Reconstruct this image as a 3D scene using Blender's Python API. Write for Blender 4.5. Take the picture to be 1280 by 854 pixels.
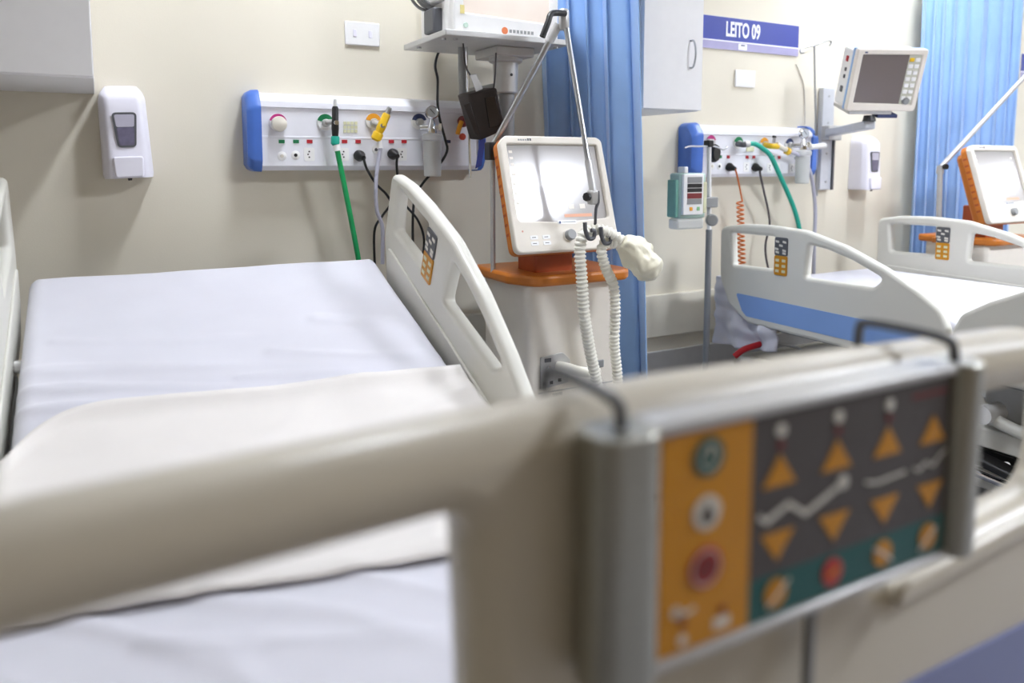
import bpy, math, random
from mathutils import Vector, Matrix, noise
random.seed(7)
for _o in list(bpy.data.objects):
    bpy.data.objects.remove(_o)
scn = bpy.context.scene
COL = scn.collection

# ------------------------------------------------------------------ camera, world, exposure
FPX, CX, CY, YH = 950.0, 640.0, 300.0, 205.0      # focal length, principal point and horizon, in pixels of 1280 x 854
PITCH = math.atan((CY - YH) / FPX)
YAW = math.radians(28.5)
CAM = Vector((0.0, 0.0, 1.12))
cd = bpy.data.cameras.new('camera')
cd.sensor_width = 36.0
cd.lens = FPX / 1280 * 36.0
cd.shift_y = -(427.0 - CY) / 1280.0
cd.clip_start = 0.02
cd.dof.use_dof = True
cd.dof.focus_distance = 2.25
cd.dof.aperture_fstop = 2.2
cam = bpy.data.objects.new('camera', cd)
cam.location = CAM
cam.rotation_euler = (math.pi / 2 - PITCH, 0, -YAW)
COL.objects.link(cam)
scn.camera = cam

w = bpy.data.worlds.new('world')
scn.world = w
w.use_nodes = True
w.node_tree.nodes['Background'].inputs[0].default_value = (1.0, 0.79, 0.50, 1)
w.node_tree.nodes['Background'].inputs[1].default_value = 0.24
scn.view_settings.view_transform = 'Standard'
scn.view_settings.look = 'None'
scn.view_settings.gamma = 1.0
scn.view_settings.use_curve_mapping = False
scn.view_settings.exposure = 0.08
BAY_LAMP, AISLE_LAMP = 92.0, 80.0


def ray(px, py):
    r = (px - CX) / FPX
    u = (CY - py) / FPX
    fy = math.cos(PITCH) + u * math.sin(PITCH)
    fz = -math.sin(PITCH) + u * math.cos(PITCH)
    return Vector((math.sin(YAW) * fy + math.cos(YAW) * r, math.cos(YAW) * fy - math.sin(YAW) * r, fz))


def at(px, py, Y):
    d = ray(px, py)
    return CAM + d * (Y / d.y)


# ------------------------------------------------------------------ materials
def lin(h):
    h = h.lstrip('#')
    out = []
    for i in (0, 2, 4):
        c = int(h[i:i + 2], 16) / 255
        out.append(c / 12.92 if c <= 0.04045 else ((c + 0.055) / 1.055) ** 2.4)
    return out


MATS = {}


def mat(name, hexc, rough=0.5, metal=0.0, var=0.04, scale=30.0, bump=0.0, bscale=200.0, trans=0.0, emit=0.0, coat=0.0, sheen=0.0, spec=0.5, alpha=1.0, stretch=None):
    if name in MATS:
        return MATS[name]
    m = bpy.data.materials.new(name)
    m.use_nodes = True
    nt = m.node_tree
    b = nt.nodes['Principled BSDF']
    c = lin(hexc)
    tc = nt.nodes.new('ShaderNodeTexCoord')
    src = tc.outputs['Object']
    if stretch:
        mp = nt.nodes.new('ShaderNodeMapping')
        mp.inputs['Scale'].default_value = stretch
        nt.links.new(src, mp.inputs['Vector'])
        src = mp.outputs['Vector']
    if var > 0:
        nz = nt.nodes.new('ShaderNodeTexNoise')
        nz.inputs['Scale'].default_value = scale
        nz.inputs['Detail'].default_value = 4
        nt.links.new(src, nz.inputs['Vector'])
        rp = nt.nodes.new('ShaderNodeValToRGB')
        rp.color_ramp.elements[0].position = 0.3
        rp.color_ramp.elements[1].position = 0.7
        rp.color_ramp.elements[0].color = [max(0, x * (1 - var)) for x in c] + [1]
        rp.color_ramp.elements[1].color = [min(1, x * (1 + var)) for x in c] + [1]
        nt.links.new(nz.outputs['Fac'], rp.inputs['Fac'])
        nt.links.new(rp.outputs['Color'], b.inputs['Base Color'])
    else:
        b.inputs['Base Color'].default_value = c + [1]
    if bump > 0:
        n2 = nt.nodes.new('ShaderNodeTexNoise')
        n2.inputs['Scale'].default_value = bscale
        n2.inputs['Detail'].default_value = 3
        nt.links.new(src, n2.inputs['Vector'])
        bp = nt.nodes.new('ShaderNodeBump')
        bp.inputs['Strength'].default_value = bump
        bp.inputs['Distance'].default_value = 0.002
        nt.links.new(n2.outputs['Fac'], bp.inputs['Height'])
        nt.links.new(bp.outputs['Normal'], b.inputs['Normal'])
    b.inputs['Roughness'].default_value = rough
    b.inputs['Metallic'].default_value = metal
    b.inputs['Transmission Weight'].default_value = trans
    b.inputs['Coat Weight'].default_value = coat
    b.inputs['Coat Roughness'].default_value = 0.13
    b.inputs['Sheen Weight'].default_value = sheen
    b.inputs['Specular IOR Level'].default_value = spec
    b.inputs['Alpha'].default_value = alpha
    if emit > 0:
        b.inputs['Emission Color'].default_value = c + [1]
        b.inputs['Emission Strength'].default_value = emit
    MATS[name] = m
    return m


M_WALL = mat('wall_paint', '#e2dbc9', 0.75, var=0.015, scale=3, bump=0.12, bscale=260)
M_CEIL = mat('ceiling_paint', '#eceae4', 0.9, var=0.01)
M_FLOOR = mat('vinyl_floor', '#8f9096', 0.35, var=0.06, scale=14)
M_GUARD = mat('guard_cream', '#e2dccb', 0.55, var=0.02)
M_SKIRT = mat('skirting_grey', '#b8b6b3', 0.5, var=0.03)
M_SHEET = mat('sheet_cotton', '#d8d7df', 0.9, var=0.02, scale=8, bump=0.25, bscale=900, sheen=0.2)
M_DRAW = mat('draw_sheet_cotton', '#e9e4df', 0.9, var=0.02, scale=8, bump=0.2, bscale=900, sheen=0.2)
M_BED = mat('bed_plastic', '#dcdad0', 0.38, var=0.015, scale=6)
M_BEDF = mat('bed_plastic_warm', '#cdc5b4', 0.35, var=0.015, scale=6)
M_BLUE = mat('bed_blue_panel', '#85a8e0', 0.45, var=0.03, scale=6)
M_BLUEV = mat('bed_violet_blue_panel', '#7d84ad', 0.45, var=0.03, scale=6)
M_STEEL = mat('brushed_steel', '#b9bbbe', 0.32, 1.0, var=0.06, scale=60)
M_CHROME = mat('chrome', '#dcdde0', 0.12, 1.0, var=0.02)
M_ALU = mat('anodised_aluminium', '#a5a399', 0.38, 0.85, var=0.03, scale=40, stretch=(1, 1, 12))
M_WHITE = mat('white_plastic', '#f1f0ee', 0.35, var=0.015)
M_WLAV = mat('dispenser_white', '#eceaf4', 0.3, var=0.01)
M_CREAM = mat('cream_plastic', '#ece4d8', 0.4, var=0.015)
M_VENT = mat('ventilator_shell', '#ebe4d8', 0.6, var=0.015)
M_ORANGE = mat('orange_plastic', '#c87527', 0.35, var=0.06, scale=12)
M_RUST = mat('rust_orange_plastic', '#a64a1f', 0.4, var=0.05)
M_BLACK = mat('black_plastic', '#1b1a1b', 0.4, var=0.1)
M_RUBBER = mat('black_rubber', '#222222', 0.7, var=0.1)
M_DARK = mat('dark_brown_leatherette', '#2c2422', 0.5, var=0.15, scale=40, bump=0.2, bscale=300)
M_GREYD = mat('dark_grey_plastic', '#55565a', 0.45, var=0.05)
M_GREY = mat('grey_plastic', '#8e8f8f', 0.4, var=0.04)
M_LGREY = mat('light_grey_metal', '#c3c2c0', 0.35, 0.3, var=0.04)
M_CURT = mat('curtain_cloth', '#96b9e6', 0.85, var=0.04, scale=10, bump=0.2, bscale=700, sheen=0.3)
M_CAB = mat('cabinet_laminate', '#f1f0f0', 0.4, var=0.01)
M_PANEL = mat('headwall_aluminium_white', '#e9e9ef', 0.32, var=0.01)
M_PBLUE = mat('headwall_blue_cap', '#4a72c4', 0.35, var=0.04)
M_GREEN = mat('green_hose', '#11a05a', 0.4, var=0.05)
M_GREENL = mat('green_print', '#0f7a4a', 0.5, var=0.03)
M_TEALH = mat('teal_hose', '#16a58e', 0.4, var=0.05)
M_YEL = mat('yellow_valve', '#e3b81c', 0.35, var=0.05)
M_YELO = mat('orange_yellow_print', '#e39b20', 0.5, var=0.03)
M_MAG = mat('magenta_print', '#b02473', 0.5, var=0.03)
M_REDL = mat('red_print', '#b3202b', 0.5, var=0.05)
M_NAVY = mat('navy_print', '#333f66', 0.5, var=0.05)
M_LAVH = mat('lavender_grey_hose', '#b9b8c6', 0.4, var=0.03)
M_KNOB = mat('ivory_knob', '#dcd6c8', 0.35, var=0.03)
M_CLEAR = mat('clear_plastic', '#f2f4f4', 0.08, var=0.0, trans=0.92)
M_FROST = mat('frosted_plastic', '#e6e8e6', 0.3, var=0.02, alpha=0.55)
M_SCREEN = mat('dark_glass_screen', '#a29c98', 0.5, var=0.02, scale=4, coat=1.0, spec=0.6)
M_SCR2 = mat('brown_grey_screen', '#6e6360', 0.25, var=0.02, scale=4, coat=0.3)
M_HOSE = mat('corrugated_hose', '#f6f3e6', 0.45, var=0.03)
M_BAG = mat('yellowish_clear_wrap', '#f6f0d8', 0.3, var=0.06, scale=18, bump=0.6, bscale=60)
M_SIGN = mat('sign_blue', '#283a98', 0.35, var=0.06, scale=3)
M_SIGNL = mat('sign_lilac', '#a49fc4', 0.35, var=0.12, scale=5)
M_SIGNW = mat('sign_white_print', '#f7f7fb', 0.4, var=0.0)
M_PYEL = mat('keypad_amber', '#c98800', 0.45, var=0.02)
M_PGREY = mat('keypad_charcoal', '#4b4543', 0.5, var=0.02)
M_PTEAL = mat('keypad_teal', '#0a5450', 0.45, var=0.02)
M_PWHITE = mat('keypad_white', '#dad6cc', 0.5, var=0.0)
M_PRED = mat('keypad_red', '#b8342c', 0.45, var=0.0)
M_PDRED = mat('keypad_dark_red', '#7a2424', 0.5, var=0.0)
M_BSTRAP = mat('blue_strap', '#27337f', 0.6, var=0.05)
M_PUMP = mat('pump_green_case', '#b9d2c6', 0.35, var=0.04)
M_PCREAM = mat('pale_yellow_label', '#d9d8b4', 0.6, var=0.04)
M_CORD = mat('orange_cord', '#d4702a', 0.45, var=0.04)
M_GCORD = mat('dark_grey_cord', '#4a4548', 0.5, var=0.04)
M_LAMP = mat('bay_lamp_diffuser', '#eef4ff', 0.5, var=0.0, emit=BAY_LAMP)
M_LAMP2 = mat('aisle_lamp_diffuser', '#eef4ff', 0.5, var=0.0, emit=AISLE_LAMP)
M_PALU = mat('pale_aluminium', '#c9ccd2', 0.4, 0.15, var=0.03)
M_PALEB = mat('pale_blue_edge', '#8fb2dd', 0.35, var=0.03)
M_REDH = mat('red_handle', '#b31420', 0.4, var=0.04)


# ------------------------------------------------------------------ mesh helpers
class MB:
    def __init__(self):
        self.v = []
        self.f = []

    def add(self, vs, fs):
        o = len(self.v)
        self.v += [Vector(p) for p in vs]
        self.f += [[i + o for i in f] for f in fs]
        return self

    def box(self, x0, x1, y0, y1, z0, z1):
        vs = [(x0, y0, z0), (x1, y0, z0), (x1, y1, z0), (x0, y1, z0), (x0, y0, z1), (x1, y0, z1), (x1, y1, z1), (x0, y1, z1)]
        return self.add(vs, [(3, 2, 1, 0), (4, 5, 6, 7), (0, 1, 5, 4), (1, 2, 6, 5), (2, 3, 7, 6), (3, 0, 4, 7)])

    def hexa(self, q0, q1):
        """two quads (same winding) joined into a solid"""
        return self.add(list(q0) + list(q1), [(3, 2, 1, 0), (4, 5, 6, 7), (0, 1, 5, 4), (1, 2, 6, 5), (2, 3, 7, 6), (3, 0, 4, 7)])

    def prism(self, pts, off):
        """polygon pts (3D) extruded by vector off"""
        n = len(pts)
        off = Vector(off)
        a = [Vector(p) for p in pts]
        return self.add(a + [p + off for p in a], [list(range(n))[::-1], list(range(n, 2 * n))] + [[i, (i + 1) % n, n + (i + 1) % n, n + i] for i in range(n)])

    def cyl(self, p0, p1, r0, r1=None, n=20):
        r1 = r0 if r1 is None else r1
        return self.tube([p0, p1], [r0, r1], n, smooth=False)

    def lathe(self, base, axis, prof, n=24):
        """prof: list of (radius, distance along axis)"""
        base = Vector(base)
        ax = Vector(axis).normalized()
        t = Vector((0, 0, 1)) if abs(ax.z) < 0.9 else Vector((1, 0, 0))
        u = ax.cross(t).normalized()
        w_ = ax.cross(u)
        vs, fs = [], []
        for r, d in prof:
            for k in range(n):
                a = 2 * math.pi * k / n
                vs.append(base + ax * d + (u * math.cos(a) + w_ * math.sin(a)) * r)
        m = len(prof)
        for i in range(m - 1):
            for k in range(n):
                fs.append([i * n + k, i * n + (k + 1) % n, (i + 1) * n + (k + 1) % n, (i + 1) * n + k])
        fs.append(list(range(n))[::-1])
        fs.append([(m - 1) * n + k for k in range(n)])
        return self.add(vs, fs)

    def tube(self, path, r, n=12, smooth=True, sub=8, rfun=None):
        pts = [Vector(p) for p in path]
        if smooth and len(pts) > 2:
            pts = catmull(pts, sub)
        m = len(pts)
        rs = [r] * m if not isinstance(r, (list, tuple)) else [r[0] + (r[-1] - r[0]) * i / (m - 1) for i in range(m)]
        if rfun:
            L = 0
            rs2 = []
            for i in range(m):
                if i:
                    L += (pts[i] - pts[i - 1]).length
                rs2.append(rfun(L))
            rs = rs2
        tan = []
        for i in range(m):
            d = pts[min(i + 1, m - 1)] - pts[max(i - 1, 0)]
            tan.append(d.normalized() if d.length > 1e-9 else Vector((0, 0, 1)))
        t0 = Vector((0, 0, 1)) if abs(tan[0].z) < 0.9 else Vector((1, 0, 0))
        u = tan[0].cross(t0).normalized()
        vs, fs = [], []
        for i in range(m):
            u = (u - tan[i] * u.dot(tan[i]))
            u = u.normalized() if u.length > 1e-6 else tan[i].orthogonal().normalized()
            w_ = tan[i].cross(u)
            for k in range(n):
                a = 2 * math.pi * k / n
                vs.append(pts[i] + (u * math.cos(a) + w_ * math.sin(a)) * rs[i])
        for i in range(m - 1):
            for k in range(n):
                fs.append([i * n + k, i * n + (k + 1) % n, (i + 1) * n + (k + 1) % n, (i + 1) * n + k])
        fs.append(list(range(n))[::-1])
        fs.append([(m - 1) * n + k for k in range(n)])
        return self.add(vs, fs)

    def grid(self, fn, nu, nv):
        vs = [fn(i / nu, j / nv) for j in range(nv + 1) for i in range(nu + 1)]
        fs = [[j * (nu + 1) + i, j * (nu + 1) + i + 1, (j + 1) * (nu + 1) + i + 1, (j + 1) * (nu + 1) + i] for j in range(nv) for i in range(nu)]
        return self.add(vs, fs)

    def xf(self, fn):
        self.v = [Vector(fn(p)) for p in self.v]
        return self


def catmull(p, sub=8):
    out = []
    for i in range(len(p) - 1):
        a = p[max(i - 1, 0)]
        b, c = p[i], p[i + 1]
        d = p[min(i + 2, len(p) - 1)]
        for k in range(sub):
            t = k / sub
            out.append(0.5 * ((2 * b) + (c - a) * t + (2 * a - 5 * b + 4 * c - d) * t * t + (3 * b - a - 3 * c + d) * t ** 3))
    out.append(p[-1])
    return out


def roundpoly(pts, rad=0.02, n=6):
    """2D polygon with rounded corners; a point may carry its own radius as a third value"""
    out = []
    m = len(pts)
    for i in range(m):
        p = Vector(pts[i][:2])
        a = Vector(pts[i - 1][:2])
        b = Vector(pts[(i + 1) % m][:2])
        r = pts[i][2] if len(pts[i]) > 2 else rad
        da, db = a - p, b - p
        la, lb = da.length, db.length
        da.normalize()
        db.normalize()
        cosang = max(-0.9999, min(0.9999, da.dot(db)))
        half = math.acos(cosang) / 2
        d = min(r / math.tan(half), la * 0.48, lb * 0.48)
        if d < 1e-5:
            out.append(p)
            continue
        s, e = p + da * d, p + db * d
        for k in range(n + 1):
            t = k / n
            out.append((1 - t) ** 2 * s + 2 * t * (1 - t) * p + t * t * e)
    return out


def world_of(o):
    v = Vector((0, 0, 0))
    while o is not None:
        v += o.location
        o = o.parent
    return v


def empty(name, loc, rot=(0, 0, 0)):
    o = bpy.data.objects.new(name, None)
    o.location = loc
    o.rotation_euler = rot
    o.empty_display_size = 0.05
    COL.objects.link(o)
    return o


def tag(o, label=None, cat=None, group=None, kind=None):
    if label:
        o['label'] = label
    if cat:
        o['category'] = cat
    if group:
        o['group'] = group
    if kind:
        o['kind'] = kind
    return o


def obj(name, mb, m, parent=None, local=False, bevel=0.0, seg=2, solid=0.0, sharp=35, label=None, shift=None):
    """one mesh object; mb in world coordinates, or in the parent's own space when local"""
    if isinstance(mb, MB):
        vs, fs = mb.v, mb.f
    else:
        vs, fs = [v.co.copy() for v in mb.vertices], [list(p.vertices) for p in mb.polygons]
        bpy.data.meshes.remove(mb)
    lo = Vector([min(v[i] for v in vs) for i in range(3)])
    hi = Vector([max(v[i] for v in vs) for i in range(3)])
    c = (lo + hi) / 2
    if parent is None:
        c.z = lo.z
    me = bpy.data.meshes.new(name)
    me.from_pydata([v - c for v in vs], [], fs)
    me.polygons.foreach_set('use_smooth', [True] * len(me.polygons))
    me.set_sharp_from_angle(angle=math.radians(sharp))
    me.materials.append(m)
    me.update()
    o = bpy.data.objects.new(name, me)
    COL.objects.link(o)
    if parent is not None:
        o.parent = parent
        if local:
            # c is given in the space of the thing's Empty
            q = parent
            off = Vector((0, 0, 0))
            while q is not None and q.parent is not None:
                off += q.location
                q = q.parent
            o.location = c - off
        else:
            o.location = c - world_of(parent)
    else:
        o.location = c
    if bevel > 0:
        b = o.modifiers.new('bevel', 'BEVEL')
        b.width = bevel
        b.segments = seg
        b.limit_method = 'ANGLE'
        b.angle_limit = math.radians(40)
    if solid:
        s = o.modifiers.new('solid', 'SOLIDIFY')
        s.thickness = solid
        s.offset = 0
    if label:
        o['label'] = label
    return o


def plate(loops, half, bev, frame):
    """filled 2D outline (first loop) with holes, extruded and rounded; frame maps (u, v, w) to a point"""
    cu = bpy.data.curves.new('tmp', 'CURVE')
    cu.dimensions = '2D'
    cu.fill_mode = 'BOTH'
    cu.extrude = half
    cu.bevel_depth = bev
    cu.bevel_resolution = 3
    cu.offset = -bev
    for lp in loops:
        s = cu.splines.new('POLY')
        s.points.add(len(lp) - 1)
        for k, p in enumerate(lp):
            s.points[k].co = (p[0], p[1], 0, 1)
        s.use_cyclic_u = True
    o = bpy.data.objects.new('tmp', cu)
    COL.objects.link(o)
    dg = bpy.context.evaluated_depsgraph_get()
    me = bpy.data.meshes.new_from_object(o.evaluated_get(dg))
    for v in me.vertices:
        v.co = frame(v.co.x, v.co.y, v.co.z)
    bpy.data.objects.remove(o)
    bpy.data.curves.remove(cu)
    return me


def text_mb(body, size, frame, xs=1.0, depth=0.0006, bold=0.0):
    cu = bpy.data.curves.new('tmp', 'FONT')
    cu.body = body
    cu.size = size
    cu.align_x = 'CENTER'
    cu.align_y = 'CENTER'
    cu.extrude = depth
    cu.offset = bold
    o = bpy.data.objects.new('tmp', cu)
    COL.objects.link(o)
    dg = bpy.context.evaluated_depsgraph_get()
    me = bpy.data.meshes.new_from_object(o.evaluated_get(dg))
    for v in me.vertices:
        v.co = frame(v.co.x * xs, v.co.y, v.co.z)
    bpy.data.objects.remove(o)
    bpy.data.curves.remove(cu)
    return me


def disc(c, r, depth=0.004, axis=(0, -1, 0), n=24):
    return MB().lathe(c, axis, [(r, 0), (r, depth * 0.7), (r * 0.9, depth)], n)


def sector(c, r, a0, a1, depth, ri=0.0, n=14):
    """a coloured arc facing -Y (angles in degrees, 90 is up)"""
    c = Vector(c)
    pts = []
    for k in range(n + 1):
        a = math.radians(a0 + (a1 - a0) * k / n)
        pts.append(c + Vector((math.cos(a) * r, 0, math.sin(a) * r)))
    if ri > 0:
        for k in range(n, -1, -1):
            a = math.radians(a0 + (a1 - a0) * k / n)
            pts.append(c + Vector((math.cos(a) * ri, 0, math.sin(a) * ri)))
    return MB().prism(pts, (0, -depth, 0))


def sphere(c, r, sz=(1, 1, 1), n=16, fn=None):
    c = Vector(c)
    mb = MB()
    vs, fs = [], []
    for j in range(n + 1):
        th = math.pi * j / n
        for k in range(2 * n):
            ph = 2 * math.pi * k / (2 * n)
            d = Vector((math.sin(th) * math.cos(ph), math.sin(th) * math.sin(ph), math.cos(th)))
            rr = r * (fn(d) if fn else 1)
            vs.append(c + Vector((d.x * sz[0], d.y * sz[1], d.z * sz[2])) * rr)
    for j in range(n):
        for k in range(2 * n):
            fs.append([j * 2 * n + k, (j + 1) * 2 * n + k, (j + 1) * 2 * n + (k + 1) % (2 * n), j * 2 * n + (k + 1) % (2 * n)])
    return mb.add(vs, fs)


# ------------------------------------------------------------------ the setting
WY = 2.55          # wall behind the bed heads
X0, X1, YF, ZC = -2.6, 9.6, -2.6, 2.7
tag(obj('floor', MB().box(X0, X1, YF, WY, -0.1, 0), M_FLOOR), 'grey vinyl ward floor', 'floor', kind='structure')
tag(obj('ceiling', MB().box(X0, X1, YF, WY, ZC, ZC + 0.1), M_CEIL), 'white ward ceiling', 'ceiling', kind='structure')
tag(obj('wall_back', MB().box(X0, X1, WY, WY + 0.12, -0.1, ZC + 0.1), M_WALL), 'cream painted wall behind the bed heads', 'wall', kind='structure')
tag(obj('wall_left', MB().box(X0 - 0.12, X0, YF, WY + 0.12, -0.1, ZC + 0.1), M_WALL), 'cream painted side wall', 'wall', kind='structure')
tag(obj('wall_right', MB().box(X1, X1 + 0.12, YF, WY + 0.12, -0.1, ZC + 0.1), M_WALL), 'cream painted far side wall', 'wall', kind='structure')
tag(obj('trim_1', MB().box(X0, X1, WY - 0.018, WY + 0.01, 0.375, 0.56), M_GUARD, bevel=0.004), 'cream bumper board along the wall low down', 'trim', kind='structure')
tag(obj('baseboard_back', MB().box(X0, X1, WY - 0.012, WY + 0.01, 0.0, 0.31), M_SKIRT, bevel=0.003), 'tall grey vinyl skirting below the bumper board', 'baseboard', kind='structure')


def ceiling_light(x, y, label, hx, hy, m, grp):
    t = tag(empty('ceiling_light', (x, y, ZC)), label, 'lamp', grp)
    fr = MB()
    b = 0.03
    fr.box(x - hx - b, x - hx, y - hy - b, y + hy + b, ZC - 0.05, ZC + 0.002)
    fr.box(x + hx, x + hx + b, y - hy - b, y + hy + b, ZC - 0.05, ZC + 0.002)
    fr.box(x - hx, x + hx, y - hy - b, y - hy, ZC - 0.05, ZC + 0.002)
    fr.box(x - hx, x + hx, y + hy, y + hy + b, ZC - 0.05, ZC + 0.002)
    obj('frame', fr, M_WHITE, t)
    obj('diffuser', MB().box(x - hx, x + hx, y - hy, y + hy, ZC - 0.04, ZC - 0.03), m, t)


for lx, ly, wh in [(0.75, 1.9, 'above the bed with the raised head end'), (3.3, 1.9, 'above the bed under the LEITO 09 sign'), (5.8, 1.9, 'beyond the far blue curtain')]:
    ceiling_light(lx, ly, 'narrow bright ceiling light ' + wh, 0.08, 0.30, M_LAMP, 'narrow bay lights')
for lx, ly, wh in [(2.85, -0.5, 'before the LEITO 09 bay'), (5.75, -0.5, 'level with the far curtain'), (8.65, -0.6, 'furthest down the ward')]:
    ceiling_light(lx, ly, 'square aisle ceiling light ' + wh, 0.31, 0.31, M_LAMP2, 'square aisle lights')


# ------------------------------------------------------------------ wall cabinets
def cabinet(x0, x1, yf, z0, z1, label, handle_at=None):
    t = tag(empty('wall_cabinet', ((x0 + x1) / 2, WY, z0)), label, 'cabinet', 'wall cabinets')
    obj('body', MB().box(x0, x1, yf + 0.02, WY - 0.001, z0, z1), M_CAB, t, bevel=0.002)
    d = obj('door', MB().box(x0 + 0.001, x1 - 0.001, yf, yf + 0.019, z0 + 0.002, z1 - 0.002), M_CAB, t, bevel=0.002)
    if handle_at:
        hx, hz = handle_at
        obj('handle', MB().tube([(hx, yf + 0.001, hz + 0.047), (hx, yf - 0.018, hz + 0.043), (hx, yf - 0.028, hz), (hx, yf - 0.018, hz - 0.043), (hx, yf + 0.001, hz - 0.047)], 0.0035, 10), M_STEEL, d)
    return t


a_ = at(117, 88, 2.06)
cabinet(-0.72, a_.x, 2.06, 1.322, 2.2, 'pale grey wall cabinet above the near soap dispenser')
b_ = at(877, 139, 2.12)
h_ = at(863, 68, 2.12)
cabinet(1.665, b_.x, 2.12, b_.z, 2.2, 'white wall cabinet with a steel bow handle beside the LEITO 09 sign', (h_.x, h_.z))


# ------------------------------------------------------------------ curtains
def curtain(p0, p1, zb, zt, folds, amp, label, flare=0.0, seed=0.0, lean=(0, 0)):
    p0, p1 = Vector(p0), Vector(p1)
    d = p1 - p0
    L = d.length
    d.normalize()
    nrm = Vector((-d.y, d.x))
    root = tag(empty('privacy_curtain', ((p0.x + p1.x) / 2, (p0.y + p1.y) / 2, zb)), label, 'curtain', 'blue privacy curtains')

    def fn(u, v):
        z = zb + (zt - zb) * v
        ph = folds * 2 * math.pi * (u + 0.035 * math.sin(u * 9 + seed) + 0.02 * noise.noise(Vector((u * 6, seed, v * 0.7))))
        k = 0.75 + 0.45 * noise.noise(Vector((u * folds * 0.7, 3 + seed, v * 0.8)))
        top = 1 - 0.35 * v
        off = amp * k * top * (math.sin(ph) + 0.25 * math.sin(2 * ph + 1.3 + seed))
        along = 0.25 * amp * math.sin(2 * ph)
        s = u * L * (1 + flare * (1 - v)) + along
        q = p0 + d * s + nrm * off
        return Vector((q.x + lean[0] * (1 - v), q.y + lean[1] * (1 - v), z))
    obj('cloth', MB().grid(fn, folds * 26, 26), M_CURT, root, solid=0.003, sharp=180)
    tr = MB().cyl((p0.x, p0.y, zt + 0.045), (p1.x + d.x * 0.4, p1.y + d.y * 0.4, zt + 0.045), 0.011, n=12)
    obj('track', tr, M_LGREY, root)
    q = p1 + d * 0.3
    obj('track_hanger', MB().cyl((q.x, q.y, zt + 0.05), (q.x, q.y, ZC), 0.008, n=10), M_LGREY, root)
    obj('track_hanger', MB().cyl((p0.x, p0.y, zt + 0.05), (p0.x, p0.y, ZC), 0.008, n=10), M_LGREY, root)
    for k in range(folds + 1):
        s = L * k / folds
        q = p0 + d * s
        obj('hook', MB().tube([(q.x, q.y, zt - 0.01), (q.x + 0.006, q.y, zt + 0.02), (q.x, q.y + 0.012, zt + 0.06), (q.x - 0.004, q.y, zt + 0.062)], 0.0022, 8, sub=4), M_WHITE, root)
    return root


curtain((1.43, 2.50), (1.60, 2.075), 0.06, 2.15, 5, 0.055, 'blue privacy curtain gathered behind the near ventilator', seed=1.7, lean=(0.10, -0.01))
curtain((3.71, 2.49), (4.165, 2.238), 0.06, 2.02, 8, 0.05, 'blue privacy curtain behind the far ventilator', seed=4.1)


# ------------------------------------------------------------------ the beds
RAIL_OUT = [(0.0, 0.864, 0.035), (0.115, 0.884, 0.1), (0.25, 0.889, 0.2), (0.42, 0.882, 0.2), (0.589, 0.842, 0.2), (0.743, 0.784, 0.2), (0.86, 0.726, 0.12),
            (0.938, 0.676, 0.06), (0.962, 0.62, 0.06), (0.966, 0.50, 0.03), (0.607, 0.49, 0.1), (0.16, 0.494, 0.05), (0.055, 0.556, 0.06), (0.004, 0.66, 0.08)]
RAIL_H1 = [(0.062, 0.845, 0.012), (0.287, 0.848, 0.012), (0.283, 0.724, 0.012), (0.075, 0.718, 0.012)]
RAIL_H2 = [(0.441, 0.832, 0.014), (0.52, 0.822, 0.03), (0.62, 0.796, 0.1), (0.742, 0.748, 0.015), (0.705, 0.714, 0.025), (0.431, 0.712, 0.014)]


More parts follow.
